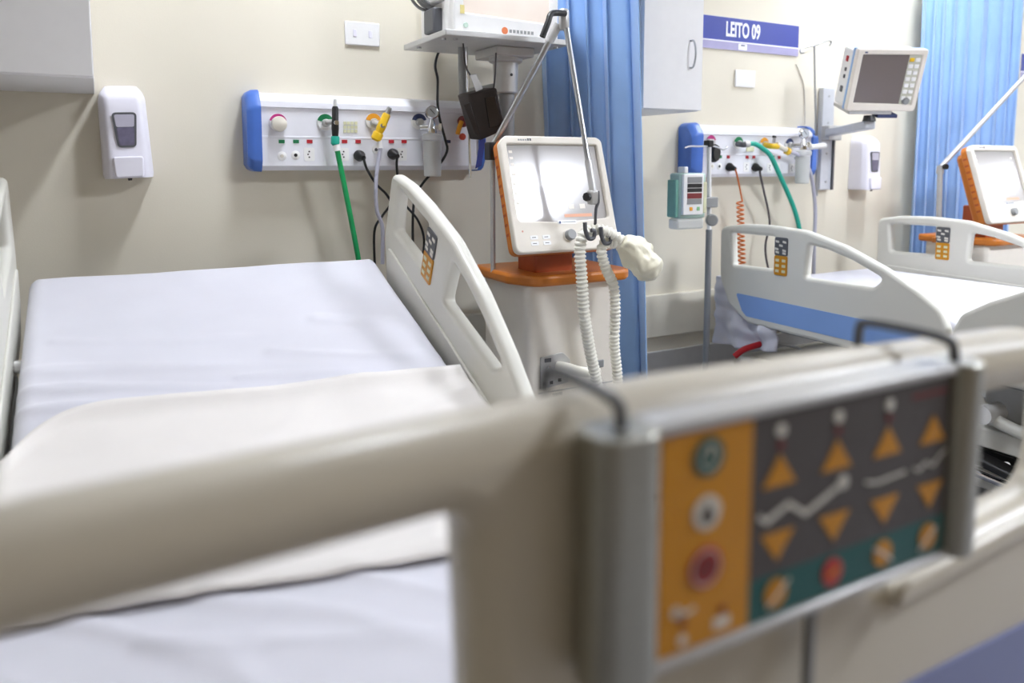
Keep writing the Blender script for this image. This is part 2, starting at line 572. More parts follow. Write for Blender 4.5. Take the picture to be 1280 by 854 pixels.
def side_rail(bed, x, facing, P, tilt, mirror=False, name='side_rail', keypad=None, caps=True, sc=1.0):
    """rail standing in a plane of constant x; facing -1/+1 is the outward side; P = (y, z) of its low end"""
    ct, st = math.cos(tilt), math.sin(tilt)
    dirn = -1 if mirror else 1

    def frame(a, b, w_):
        u, v = (a - 0.96) * sc, (b - 0.63) * min(sc, 1.02)
        return Vector((x + w_, P[0] + dirn * (-u * ct - v * st), P[1] + (-u * st + v * ct)))
    me = plate([roundpoly(RAIL_OUT), roundpoly(RAIL_H1), roundpoly(RAIL_H2)], 0.006, 0.013, frame)
    r = obj(name, me, M_BED, bed, sharp=50)
    s = facing
    # blue panel on the outer face
    so = roundpoly([(0.10, 0.607), (0.90, 0.602), (0.925, 0.56), (0.915, 0.522), (0.16, 0.522), (0.135, 0.54)], 0.008, 3)
    obj('blue_panel', MB().prism([frame(a, b, s * 0.0185) for a, b in so], (s * 0.002, 0, 0)), M_BLUE, r)
    # ridge on the inner face
    so = roundpoly([(0.05, 0.655), (0.92, 0.632), (0.945, 0.56), (0.94, 0.51), (0.15, 0.51), (0.075, 0.56)], 0.02, 4)
    obj('inner_ridge', MB().prism([frame(a, b, -s * 0.0175) for a, b in so], (-s * 0.007, 0, 0)), M_BED, r, bevel=0.004)
    so = roundpoly([(0.32, 0.545), (0.80, 0.53), (0.80, 0.50), (0.32, 0.50)], 0.008, 3)
    obj('pivot_plate', MB().prism([frame(a, b, -s * 0.0247) for a, b in so], (-s * 0.005, 0, 0)), M_LGREY, r, bevel=0.002)
    for a in (0.32, 0.79) if caps else ():
        obj('pivot_cap', MB().cyl(frame(a, 0.565, -s * 0.024), frame(a, 0.565, -s * 0.042), 0.014, n=16), M_WHITE, r, bevel=0.003)
    # keypad between the openings, on the side(s) that show it
    if keypad is None:
        keypad = (-1, 1)
    for k in keypad:
        kp = obj('keypad', MB().prism([frame(a, b, k * 0.0185) for a, b in roundpoly([(0.292, 0.78), (0.292, 0.848), (0.352, 0.848), (0.352, 0.78)], 0.008, 3)], (k * 0.004, 0, 0)), M_GREYD, r)
        obj('keypad_lower', MB().prism([frame(a, b, k * 0.0185) for a, b in roundpoly([(0.292, 0.706), (0.292, 0.7795), (0.352, 0.7795), (0.352, 0.706)], 0.006, 3)], (k * 0.004, 0, 0)), M_PYEL, kp)
        for (a, b) in [(0.305, 0.832), (0.338, 0.832), (0.303, 0.804), (0.338, 0.80), (0.322, 0.818), (0.306, 0.792), (0.338, 0.79)]:
            obj('key', MB().prism([frame(a + 0.008 * dx, b + 0.005 * dz, k * 0.0226) for dx, dz in ((-1, -0.6), (1, -1), (1, 0.6), (-1, 1))], (k * 0.001, 0, 0)), M_PWHITE, kp)
        for a in (0.307, 0.337):
            for b in (0.722, 0.742, 0.762):
                obj('key', MB().prism([frame(a + 0.008 * dx, b + 0.005 * dz, k * 0.0226) for dx, dz in ((-1, -1), (1, -1), (1, 1), (-1, 1))], (k * 0.001, 0, 0)), M_PCREAM, kp)
    return r


def hospital_bed(ox, tilt, railtilt, P_rail, label, foot_rails, zdeck, hinge, headlen, rail_sc):
    """ox: shift along the wall; the near bed has ox = 0"""
    t = tag(empty('hospital_bed', (0.285 + ox, 1.35, 0)), label, 'bed', 'hospital beds')
    xl, xr = -0.165 + ox, 0.735 + ox
    # deck: a fixed frame, flat sections and the raised back section
    f = MB()
    for x in (xl + 0.03, xr - 0.07):
        f.box(x, x + 0.04, 0.47, 2.30, 0.27, 0.33)
    for y in (0.47, 1.3, 2.26):
        f.box(xl + 0.03, xr - 0.03, y, y + 0.04, 0.275, 0.325)
    obj('deck_frame', f, M_BED, t, bevel=0.006)
    obj('leg_section', MB().box(xl + 0.02, xr - 0.02, 0.47, hinge - 0.01, zdeck - 0.03, zdeck), M_GREY, t, bevel=0.006)
    c, s = math.cos(tilt), math.sin(tilt)
    bk = MB().box(xl + 0.02, xr - 0.02, 0.0, headlen - 0.02, -0.03, 0.0)
    bk.xf(lambda p: (p.x, hinge + p.y * c - p.z * s, zdeck + p.y * s + p.z * c))
    obj('back_section', bk, M_GREY, t, bevel=0.006)
    for x in (xl + 0.2, xr - 0.2):
        obj('deck_support', MB().box(x - 0.03, x + 0.03, 0.55, 1.35, 0.32, zdeck - 0.028), M_LGREY, t)
    if tilt > 0.05:
        mid = hinge + 0.45 * c
        obj('lift_strut', MB().cyl((0.285 + ox, 1.35, 0.31), (0.285 + ox, mid, zdeck + 0.45 * s - 0.03), 0.02), M_STEEL, t)
    # undercarriage
    for y in (0.75, 1.95):
        cm = MB().box(0.285 + ox - 0.09, 0.285 + ox + 0.09, y - 0.08, y + 0.08, 0.14, 0.28)
        obj('lift_column', cm, M_LGREY, t, bevel=0.01)
    b = MB().box(xl + 0.12, xr - 0.12, 0.55, 2.15, 0.10, 0.15)
    obj('base_frame', b, M_BED, t, bevel=0.02, seg=3)
    for x in (xl + 0.1, xr - 0.1):
        for y in (0.58, 2.12):
            fk = obj('caster_fork', MB().box(x - 0.03, x + 0.03, y - 0.035, y + 0.035, 0.075, 0.135), M_BED, t, bevel=0.008)
            obj('caster_wheel', MB().lathe((x - 0.022, y, 0.06), (1, 0, 0), [(0.045, 0), (0.06, 0.008), (0.06, 0.036), (0.045, 0.044)], 24), M_RUBBER, fk)
    # rails
    side_rail(t, xl - 0.04 if ox == 0 else ox - 0.2, -1, P_rail, railtilt, keypad=(-1,), sc=rail_sc)
    side_rail(t, xr + 0.042 if ox == 0 else xr + 0.052, 1, P_rail, railtilt, caps=False, sc=rail_sc)
    if foot_rails:
        side_rail(t, ox - 0.2, -1, (P_rail[0] - 0.015, P_rail[1]), 0.0, mirror=True, keypad=())
        side_rail(t, xr + 0.052, 1, (P_rail[0] - 0.015, P_rail[1]), 0.0, mirror=True, keypad=())
    # footboard
    fx0, fx1 = -0.165 + ox, 0.93 + ox
    out = roundpoly([(fx0, 0.930, 0.06), (fx0 + 0.12, 0.957, 0.2), (0.34 + ox, 0.967, 1.0), (fx1 - 0.12, 0.955, 0.2), (fx1, 0.930, 0.06), (fx1 - 0.01, 0.5, 0.06), (fx1 - 0.06, 0.36, 0.06), (fx0 + 0.06, 0.36, 0.06), (fx0 + 0.01, 0.5, 0.06)], 0.05, 8)
    h1 = roundpoly([(fx0 + 0.055, 0.898), (0.186 + ox, 0.909, 0.02), (0.192 + ox, 0.745, 0.03), (fx0 + 0.055, 0.735)], 0.04, 6)
    h2 = roundpoly([(0.55 + ox, 0.909, 0.02), (fx1 - 0.055, 0.898), (fx1 - 0.055, 0.782), (0.56 + ox, 0.757, 0.03)], 0.04, 6)
    fb = obj('footboard', plate([out, h1, h2], 0.006, 0.024, lambda u, v, w_: Vector((u, 0.421 + w_, v))), M_BEDF, t, sharp=50)
    pn = roundpoly([(fx0 + 0.09, 0.66), (fx1 - 0.09, 0.66), (fx1 - 0.09, 0.44), (fx0 + 0.09, 0.44)], 0.03, 5)
    obj('blue_panel', MB().prism([(x, 0.3905, z) for x, z in pn], (0, -0.003, 0)), M_BLUEV, fb)
    lip = roundpoly([(0.585 + ox, 0.758), (fx1 - 0.06, 0.785), (fx1 - 0.06, 0.765), (0.585 + ox, 0.738)], 0.008, 3)
    obj('opening_lip', MB().prism([(x, 0.395, z) for x, z in lip], (0, -0.012, 0)), M_BEDF, fb, bevel=0.005)
    for x in (xl + 0.1, xr - 0.1):
        obj('footboard_post', MB().cyl((x, 0.435, 0.30), (x, 0.435, 0.40), 0.018), M_STEEL, t)
        obj('footboard_arm', MB().box(x - 0.02, x + 0.02, 0.42, 0.48, 0.28, 0.32), M_BED, t)
    return t


TILT = math.radians(19.6)
HINGE = 1.47
ZM = 0.565          # top of the near mattress
TH = 0.125
bed1 = hospital_bed(0.0, TILT, math.radians(22.6), (1.27, 0.474), 'near white hospital bed with raised head end and warm grey footboard', False, ZM - TH - 0.012, HINGE, 0.82, 1.085)
bed2 = hospital_bed(2.44, 0.0, 0.0, (1.352, 0.630), 'far hospital bed with blue striped white side rails under the LEITO 09 sign', True, 0.50, 1.47, 0.85, 1.0)
# rail carriers, pedal and link rods below the far bed's foot-end rail
for y in (0.72, 1.2):
    obj('rail_carrier', MB().tube([(2.262, y + 0.13, 0.50), (2.285, y + 0.09, 0.42), (2.29, y + 0.02, 0.365), (2.285, y - 0.12, 0.36), (2.262, y - 0.2, 0.47)], 0.019, 12), M_BED, bed2)
    obj('carrier_hub', MB().cyl((2.25, y + 0.05, 0.385), (2.335, y + 0.05, 0.385), 0.028, n=20), M_WHITE, bed2)
obj('brake_pedal', MB().hexa([(2.25, 1.08, 0.20), (2.31, 1.06, 0.20), (2.31, 1.30, 0.235), (2.25, 1.30, 0.235)], [(2.25, 1.08, 0.225), (2.31, 1.06, 0.225), (2.31, 1.30, 0.262), (2.25, 1.30, 0.262)]), M_BLACK, bed2, bevel=0.008)
obj('pedal_arm', MB().cyl((2.30, 1.2, 0.24), (2.42, 1.2, 0.14), 0.012, n=12), M_CHROME, bed2)
obj('link_rod', MB().tube([(2.33, 0.60, 0.20), (2.31, 0.95, 0.21), (2.30, 1.15, 0.18), (2.33, 1.55, 0.20)], 0.012, 12), M_CHROME, bed2)
obj('cable_duct', MB().box(2.33, 2.37, 0.65, 1.9, 0.20, 0.262), M_BLACK, bed2, bevel=0.006)
# red release lever below the far bed's side rail
lv = at(930, 441, 2.13)
lm = MB().tube([at(918, 446, 2.16), at(930, 437, 2.14), at(948, 431, 2.12), at(958, 429, 2.12)], 0.012, 10)
obj('release_lever', lm, M_REDH, bed2, label='red release lever')
obj('lever_shaft', MB().tube([at(958, 429, 2.12), at(985, 432, 2.12), at(1000, 436, 2.2)], 0.006, 8), M_LGREY, bed2)


def mattress_profile(hinge, tilt, y0, yh, z):
    """returns f(s) -> (y, z, ny, nz) of the top line; s is arc length"""
    R = 0.35
    arc = R * tilt
    tl = R * math.tan(tilt / 2)
    L1 = hinge - tl - y0
    L3 = (yh - hinge) / math.cos(tilt) - tl
    tot = L1 + arc + L3

    def f(s):
        if s <= L1 or tilt < 1e-4:
            return y0 + s, z, 0.0, 1.0
        if s <= L1 + arc:
            a = (s - L1) / R
            return y0 + L1 + R * math.sin(a), z + R * (1 - math.cos(a)), -math.sin(a), math.cos(a)
        d = s - L1 - arc + tl
        return hinge + d * math.cos(tilt), z + d * math.sin(tilt), -math.sin(tilt), math.cos(tilt)
    return f, (tot if tilt > 1e-4 else yh - y0)


CREASES = [([(-0.17, 1.70), (0.08, 1.675), (0.30, 1.63)], 0.011, 0.013), ([(-0.17, 1.765), (0.05, 1.73), (0.24, 1.69)], 0.010, 0.012),
           ([(-0.17, 1.83), (0.06, 1.80), (0.36, 1.74)], 0.008, 0.015), ([(-0.10, 1.93), (0.15, 1.885), (0.34, 1.87)], 0.005, 0.014),
           ([(0.34, 1.80), (0.55, 1.745), (0.74, 1.71)], 0.006, 0.016), ([(0.48, 1.92), (0.74, 1.85)], 0.005, 0.018), ([(0.25, 1.72), (0.50, 1.69)], 0.006, 0.012),
           ([(-0.05, 1.02), (0.10, 0.86), (0.16, 0.70)], 0.006, 0.018), ([(0.10, 1.0), (0.25, 0.88), (0.36, 0.70)], 0.005, 0.016), ([(0.28, 0.97), (0.42, 0.80)], 0.005, 0.016),
           ([(-0.15, 0.98), (0.0, 0.80)], 0.005, 0.018), ([(0.02, 0.93), (0.30, 0.80), (0.45, 0.74)], 0.005, 0.015)]


def wr(x, y):
    """sheet creases: long soft ridges along drawn lines over a gently uneven cloth"""
    h = 0.0025 * noise.noise(Vector((x * 5, y * 5, 1))) + 0.0012 * noise.noise(Vector((x * 9 + y * 5, y * 12, 4)))
    wob = 0.012 * noise.noise(Vector((x * 7, y * 7, 6)))
    for pts, amp, sg in CREASES:
        best, along = 9.0, 0.0
        n = len(pts) - 1
        for k in range(n):
            (ax, ay), (bx, by) = pts[k], pts[k + 1]
            dx, dy = bx - ax, by - ay
            t = max(0.0, min(1.0, ((x - ax) * dx + (y - ay) * dy) / (dx * dx + dy * dy)))
            d = math.hypot(x - ax - dx * t, y - ay - dy * t)
            if d < best:
                best, along = d, (k + t) / n
        best = abs(best + wob)
        if best < 4 * sg:
            fade = 1.0 - 0.75 * along
            if along > 0.999:
                fade *= 0.6
            h += amp * fade * math.exp(-(best / sg) ** 2)
    return h


def mattress(name, xl, xr, f, tot, th, m, label, wrink=True, ns=240, nt=130):
    prof = []
    r = 0.03
    wd = xr - xl
    # loop of the cross-section: (x, depth below top)
    for k in range(nt + 1):
        prof.append((r + (wd - 2 * r) * k / nt, 0.0, 1))
    for k in range(1, 6):
        a = math.pi / 2 * k / 5
        prof.append((wd - r + r * math.sin(a), r - r * math.cos(a), 0))
    prof.append((wd, th * 0.5, 0))
    for k in range(6):
        a = math.pi / 2 * k / 5
        prof.append((wd - r + r * math.cos(a), th - r + r * math.sin(a), 0))
    prof.append((wd / 2, th, 0))
    for k in range(6):
        a = math.pi / 2 * k / 5
        prof.append((r - r * math.sin(a), th - r + r * math.cos(a), 0))
    prof.append((0, th * 0.5, 0))
    for k in range(5):
        a = math.pi / 2 * k / 5
        prof.append((r - r * math.cos(a), r - r * math.sin(a), 0))
    stations = []
    for k in range(5):
        a = math.pi / 2 * k / 4
        stations.append((0.02 * (1 - math.cos(a)), 0.02 * (1 - math.sin(a))))
    for k in range(1, ns):
        stations.append((0.02 + (tot - 0.04) * k / ns, 0.0))
    for k in range(5):
        a = math.pi / 2 * k / 4
        stations.append((tot - 0.02 + 0.02 * math.sin(a), 0.02 * (1 - math.cos(a))))
    vs, fs = [], []
    np_ = len(prof)
    for s, inset in stations:
        y, z, ny, nz = f(s)
        for (x, d, top) in prof:
            k = 1 - 2 * inset / wd
            xx = xl + wd / 2 + (x - wd / 2) * k
            dd = min(max(d, inset), th - inset)
            h = 0.0
            if wrink:
                e = 1.0 if top else max(0.0, 1 - d / 0.06)
                h = e * wr(xx, y) if d < 0.06 else 0.004 * noise.noise(Vector((y * 14, d * 9, xx)))
            vs.append(Vector((xx, y - dd * ny + h * ny, z - dd * nz + h * nz)))
    for i in range(len(stations) - 1):
        for k in range(np_):
            fs.append([i * np_ + k, i * np_ + (k + 1) % np_, (i + 1) * np_ + (k + 1) % np_, (i + 1) * np_ + k])
    fs.append(list(range(np_))[::-1])
    fs.append([(len(stations) - 1) * np_ + k for k in range(np_)])
    return tag(obj(name, MB().add(vs, fs), m, sharp=60), label, 'mattress', 'hospital mattresses')


f1, tot1 = mattress_profile(HINGE, TILT, 0.475, 2.235, ZM)
mattress('mattress', -0.165, 0.735, f1, tot1, TH, M_SHEET, 'mattress in a creased lavender white fitted sheet on the near bed')
f2, tot2 = mattress_profile(1.47, 0.0, 0.475, 2.29, 0.64)
mattress('mattress', 2.275, 3.175, f2, tot2, 0.135, M_SHEET, 'white sheeted mattress between the far bed rails', ns=60, nt=40)


def s_of_y(f, tot, y):
    lo, hi = 0.0, tot
    for _ in range(30):
        mid = (lo + hi) / 2
        if f(mid)[0] < y:
            lo = mid
        else:
            hi = mid
    return lo


def draw_sheet():
    xa, xb = -0.165, 0.735
    drop = 0.09
    W = xb - xa + 2 * drop

    def fn(u, v):
        q = u * W - drop
        xx = max(0.0, min(1.0, q / (xb - xa)))
        near = 1.03 - 0.14 * xx + 0.008 * math.sin(xx * 7)
        far = 1.535 + 0.135 * (1 - math.exp(-xx * 16)) - 0.05 * xx + 0.004 * math.sin(xx * 9)
        y_ = near + (far - near) * v
        s = s_of_y(f1, tot1, y_)
        y, z, ny, nz = f1(s)
        x = xa + q
        down = 0.0
        if q < 0:
            x = xa - 0.012 - 0.004 * math.sin(y * 22)
            down = -q
        elif q > xb - xa:
            x = xb + 0.010 + 0.004 * math.sin(y * 22)
            down = q - (xb - xa)
        roll = 0.014 * math.exp(-((1 - v) / 0.035) ** 2) + 0.003 * math.exp(-(v / 0.05) ** 2) - 0.006 * math.exp(-(v / 0.02) ** 2)
        rq = Vector((x * 3 + y * 2, y * 10 - x * 3, 2))
        fold = 0.009 * max(0, 1 - 2 * abs(noise.noise(rq * 0.6))) ** 3 + 0.003 * noise.noise(Vector((x * 9, y * 6, 7)))
        lf = max(0, 1 - xx * 3.2)
        fold += 0.008 * lf * abs(noise.noise(Vector((x * 10 + y * 6, y * 13, 9))))
        h = 0.011 + max(0.0, wr(x, y)) * 0.7 + roll + fold * 0.8
        if down > 0:
            h = h * max(0, 1 - down / 0.03)
            if down < 0.03:
                h *= 1
        return Vector((x, y + h * ny + down * ny * 0, z + h * nz - down))
    tag(obj('draw_sheet', MB().grid(fn, 130, 60), M_DRAW, solid=0.005, sharp=180), 'cream folded draw sheet laid across the near mattress', 'sheet')


draw_sheet()


# crumpled sheet hanging at the head corner of the far bed
def hang_sheet():
    def fn(u, v):
        # v runs down from the mattress edge, u runs around the head corner
        x = 2.245 + max(0, u - 0.55) * 0.9
        y = 2.02 + 0.33 * min(1, u / 0.55)
        z = 0.655 - 0.25 * v - 0.03 * math.sin(u * 3.0) * v
        wv = 0.018 * math.sin(u * 26 + v * 3) * v + 0.03 * noise.noise(Vector((u * 7, v * 5, 3)))
        if u < 0.55:
            x += wv - 0.006 + 0.01 * v
        else:
            y += wv + 0.005 * v
        return Vector((x, y, z))
    tag(obj('hanging_sheet', MB().grid(fn, 70, 36), M_SHEET, solid=0.004, sharp=180), 'crumpled white sheet hanging over the head corner of the far bed', 'sheet')


hang_sheet()

# ------------------------------------------------------------------ control panel on the footboard
PY = 0.362
PX0, PXW, PZ1, PZH = 0.303, 0.302, 0.9485, 0.1485
cp = tag(empty('control_panel', (0.45, PY, 0.79)), 'amber and charcoal bed control panel with triangle keys hung on the footboard', 'control panel')


def uv(u, v, d=0.0):
    return Vector((PX0 + PXW * u, PY - d, PZ1 - PZH * v))


hs = MB().box(PX0 - 0.004, PX0 + PXW + 0.004, PY + 0.0008, PY + 0.026, PZ1 - PZH - 0.006, PZ1 + 0.006)
housing = obj('housing', hs, M_ALU, cp, bevel=0.003)
for nm, za, zb in (('top_edge', PZ1 + 0.001, PZ1 + 0.009), ('bottom_edge', PZ1 - PZH - 0.008, PZ1 - PZH - 0.001)):
    obj(nm, MB().box(PX0 - 0.004, PX0 + PXW + 0.004, PY - 0.004, PY + 0.026, za, zb), M_LGREY, housing, bevel=0.002)


def cap(x0, x1):
    pts = roundpoly([(x0, PY - 0.012), (x1, PY - 0.012), (x1, PY + 0.027), (x0, PY + 0.027)], 0.016, 8)
    e = obj('end_cap', MB().prism([(x, y, PZ1 - PZH - 0.008) for x, y in pts], (0, 0, PZH + 0.017)), M_ALU, cp, bevel=0.0025)
    return e


cap(PX0 - 0.052, PX0 - 0.003)
cap(PX0 + PXW + 0.003, PX0 + PXW + 0.036)


def face(pts, m, name, par, d=0.0, th=0.0008):
    return obj(name, MB().prism([uv(u, v, d) for u, v in pts], (0, -th, 0)), m, par)


amber = face([(0, 0), (0.2625, 0), (0.2625, 1), (0, 1)], M_PYEL, 'amber_field', cp)
char = face([(0.2635, 0), (1, 0), (1, 0.787), (0.2635, 0.787)], M_PGREY, 'charcoal_field', cp)
teal = face([(0.2635, 0.788), (1, 0.788), (1, 1), (0.2635, 1)], M_PTEAL, 'teal_field', cp)


def pdisc(u, v, r, m, name, par, d=0.0012, ri=0.0):
    c = uv(u, v, d)
    if ri > 0:
        return obj(name, sector(c, r, 0, 360, 0.0006, ri, 40), m, par)
    return obj(name, MB().prism([c + Vector((r * math.cos(k * math.pi / 14), 0, r * math.sin(k * math.pi / 14))) for k in range(28)], (0, -0.0007, 0)), m, par)


def pline(pts, wd, m, name, par, d=0.0012):
    mb = MB()
    P = [uv(u, v, d) for u, v in pts]
    n = len(P)
    L, R = [], []
    for i in range(n):
        t = (P[min(i + 1, n - 1)] - P[max(i - 1, 0)]).normalized()
        nn = Vector((-t.z, 0, t.x)) * wd / 2
        L.append(P[i] + nn)
        R.append(P[i] - nn)
    mb.prism(L + R[::-1], (0, -0.0007, 0))
    return obj(name, mb, m, par)


pdisc(0.13, 0.127, 0.0135, M_PTEAL, 'power_key', amber)
pdisc(0.13, 0.127, 0.0085, M_KNOB, 'key_ring', amber, 0.0021, 0.0072)
pline([(0.13, 0.075), (0.13, 0.125)], 0.0018, M_KNOB, 'key_mark', amber, 0.0028)
pdisc(0.129, 0.383, 0.0118, M_PWHITE, 'lamp_key', amber)
face([(0.129, 0.33), (0.148, 0.40), (0.14, 0.43), (0.118, 0.43), (0.11, 0.40)], M_PGREY, 'key_mark', amber, 0.002, 0.0005)
pdisc(0.128, 0.638, 0.0148, M_PRED, 'stop_key', amber)
pdisc(0.128, 0.638, 0.0125, M_KNOB, 'key_ring', amber, 0.0021, 0.0115)
pdisc(0.128, 0.638, 0.0085, M_PDRED, 'key_mark', amber, 0.0021)
pdisc(0.048, 0.805, 0.004, M_PWHITE, 'icon', amber)
pline([(0.05, 0.805), (0.075, 0.822), (0.10, 0.812)], 0.0028, M_PWHITE, 'icon', amber)
pdisc(0.067, 0.865, 0.003, M_PDRED, 'indicator', amber)
pdisc(0.067, 0.945, 0.0038, M_PWHITE, 'icon', amber)
pdisc(0.182, 0.867, 0.003, M_PDRED, 'indicator', amber)
face([(0.158, 0.905), (0.205, 0.905), (0.205, 0.955), (0.158, 0.955)], M_PWHITE, 'icon', amber, 0.0008, 0.0006)
for i, u in enumerate((0.35, 0.546, 0.738, 0.926)):
    w_ = 0.054
    face([(u, 0.2), (u + w_, 0.352), (u - w_, 0.352)], M_PYEL, 'raise_key', char, 0.0008)
    face([(u, 0.724), (u - w_, 0.583), (u + w_, 0.583)], M_PYEL, 'lower_key', char, 0.0008)
    if i < 3:
        pdisc(u, 0.083, 0.0048, M_PWHITE, 'lock_icon', char)
        pdisc(u, 0.155, 0.0032, M_PDRED, 'indicator', char)
    tk = pdisc(u, 0.887, 0.0108, M_PRED if i == 1 else M_PYEL, 'position_key', teal)
    if i == 1:
        pline([(u - 0.02, 0.90), (u, 0.885), (u + 0.02, 0.87)], 0.0022, M_PYEL, 'key_mark', teal, 0.0021)
    elif i == 0:
        pline([(u - 0.03, 0.945), (u, 0.90), (u + 0.04, 0.83)], 0.0022, M_KNOB, 'key_mark', teal, 0.0021)
    elif i == 2:
        pline([(u - 0.04, 0.84), (u, 0.885), (u + 0.035, 0.94)], 0.0022, M_KNOB, 'key_mark', teal, 0.0021)
    else:
        pline([(u - 0.04, 0.95), (u - 0.01, 0.90), (u + 0.03, 0.84)], 0.0022, M_KNOB, 'key_mark', teal, 0.0021)
pline([(0.287, 0.478), (0.310, 0.515), (0.383, 0.455), (0.440, 0.532), (0.50, 0.487), (0.560, 0.437)], 0.0042, M_PWHITE, 'figure_print', char)
pdisc(0.571, 0.428, 0.0056, M_PWHITE, 'figure_print', char)
pline([(0.657, 0.468), (0.705, 0.486), (0.76, 0.478), (0.815, 0.472)], 0.0022, M_PWHITE, 'figure_print', char)
pline([(0.851, 0.470), (0.87, 0.49), (0.902, 0.455), (0.931, 0.486), (0.96, 0.44), (0.99, 0.415)], 0.0022, M_PWHITE, 'figure_print', char)
for k in range(7):
    face([(0.832 + 0.0215 * k, 0.062), (0.847 + 0.0215 * k, 0.062), (0.847 + 0.0215 * k, 0.088), (0.832 + 0.0215 * k, 0.088)], M_PDRED, 'red_print', char, 0.0008, 0.0005)
for hx in (PX0 - 0.027, PX0 + PXW + 0.012):
    zt = PZ1 + 0.004
    obj('hook', MB().tube([(hx, PY + 0.006, zt), (hx, PY + 0.006, 0.965), (hx, PY + 0.012, 0.9735), (hx, PY + 0.045, 0.9755), (hx, PY + 0.088, 0.974), (hx, PY + 0.096, 0.966), (hx, PY + 0.096, 0.935)], 0.0042, 10), M_GREYD, cp)
cx_ = at(1012, 790, PY + 0.012).x
obj('cable_gland', MB().cyl((cx_, PY + 0.012, PZ1 - PZH - 0.003), (cx_, PY + 0.012, PZ1 - PZH - 0.022), 0.0075, 0.006), M_GREY, cp)
obj('cable', MB().tube([(cx_, PY + 0.012, PZ1 - PZH - 0.02), (cx_, PY + 0.012, 0.70), (cx_ + 0.004, PY + 0.008, 0.6), (cx_ - 0.01, PY + 0.01, 0.5), (cx_ - 0.02, PY + 0.016, 0.42), (cx_ - 0.02, PY + 0.07, 0.34)], 0.0048, 10), M_GREY, cp)


# ------------------------------------------------------------------ soap dispensers
def dispenser(x, zt, label, sc=1.0, lean=0.0):
    t = tag(empty('soap_dispenser', (x, WY, zt - 0.265 * sc), (0, lean, 0)), label, 'dispenser', 'wall soap dispensers')
    S = sc

    def outline(v):
        pts = []
        z = 0.265 * v
        wd = 0.068 - 0.006 * v
        dep = 0.100 - 0.012 * v
        c = max(0.0, (v - 0.84) / 0.16)
        wd *= 1 - 0.30 * c * c
        dep *= 1 - 0.45 * c * c
        b = max(0.0, (0.05 - v) / 0.05)
        wd *= 1 - 0.04 * b
        for p in roundpoly([(-wd, 0.0, 0.001), (wd, 0.0, 0.001), (wd * 0.95, -dep * 0.72, 0.03), (wd * 0.72, -dep, 0.02), (-wd * 0.72, -dep, 0.02), (-wd * 0.95, -dep * 0.72, 0.03)], 0.02, 5):
            pts.append(Vector((p.x * S, (p.y - 0.001) * S, z * S)))
        return pts
    lv_ = [0, 0.015, 0.05, 0.2, 0.4, 0.6, 0.75, 0.84, 0.88, 0.92, 0.95, 0.975, 0.992, 1.0]
    loops = [outline(v) for v in lv_]
    n = len(loops[0])
    vs = [p for l in loops for p in l]
    fs = [[i * n + k, i * n + (k + 1) % n, (i + 1) * n + (k + 1) % n, (i + 1) * n + k][::-1] for i in range(len(loops) - 1) for k in range(n)]
    fs.append(list(range(n)))
    fs.append([(len(loops) - 1) * n + k for k in range(n)][::-1])
    obj('shell', MB().add(vs, fs), M_WLAV, t, local=True, sharp=30)

    def frontpoly(pts, y0, y1, m, name, par, bev=0.0):
        return obj(name, MB().prism([(x_ * S, y0 * S, z_ * S) for x_, z_ in pts], (0, (y1 - y0) * S, 0)), m, par, local=True, bevel=bev)
    yf = -0.0972
    wo = frontpoly(roundpoly([(-0.0325, 0.187), (0.0325, 0.187), (0.024, 0.088), (-0.024, 0.088)], 0.012, 5), yf - 0.003, yf + 0.012, M_GREYD, 'window_frame', t)
    frontpoly(roundpoly([(-0.026, 0.181), (0.026, 0.181), (0.023, 0.146), (-0.023, 0.146)], 0.005, 3), yf - 0.0036, yf, mat('window_pale', '#b9b6c4', 0.2, var=0.05), 'window_pane', wo)
    frontpoly(roundpoly([(-0.0225, 0.145), (0.0225, 0.145), (0.019, 0.094), (-0.019, 0.094)], 0.006, 3), yf - 0.0036, yf, mat('window_dark', '#6f6b80', 0.2, var=0.12, scale=60), 'liquid_window', wo)
    frontpoly(roundpoly([(-0.04, 0.062), (0.04, 0.062), (0.037, 0.002), (-0.037, 0.002)], 0.010, 5), -0.112, -0.09, M_WLAV, 'push_lever', t, 0.004)
    obj('nozzle', MB().cyl((0, -0.085 * S, 0.004 * S), (0, -0.085 * S, -0.007 * S), 0.007 * S, 0.005 * S, 12), M_BLACK, t, local=True)
    return t


d_ = at(154, 112, WY)
dispenser(at(157, 170, WY - 0.05).x + 0.005, at(154, 108, WY - 0.04).z, 'white soap dispenser on the wall beside the near cabinet', 1.0, math.radians(-2.5))
dispenser(at(1083, 200, WY - 0.05).x, at(1083, 170, WY - 0.05).z, 'white soap dispenser on the wall left of the far curtain', 1.0)


# ------------------------------------------------------------------ switch plates, sign
def switch_plate(x0, x1, z0, z1, label, keys):
    t = tag(empty('switch_plate', ((x0 + x1) / 2, WY, z0)), label, 'switch', 'wall switch plates')
    obj('plate', MB().box(x0, x1, WY - 0.009, WY - 0.0005, z0, z1), M_WHITE, t, bevel=0.003)
    for k in keys:
        kx = x0 + (x1 - x0) * k
        zc = (z0 + z1) / 2
        obj('key', MB().box(kx - 0.006, kx + 0.006, WY - 0.012, WY - 0.008, zc - 0.012, zc + 0.012), M_WLAV, t, bevel=0.0015)


p, q = at(430, 26, WY), at(474, 59, WY)
switch_plate(p.x, q.x, q.z, p.z, 'white wall switch plate above the near headwall panel', (0.28, 0.72))
p, q = at(918, 87, WY), at(942, 110, WY)
switch_plate(p.x, q.x, q.z, p.z, 'white blank wall plate under the LEITO 09 sign', ())


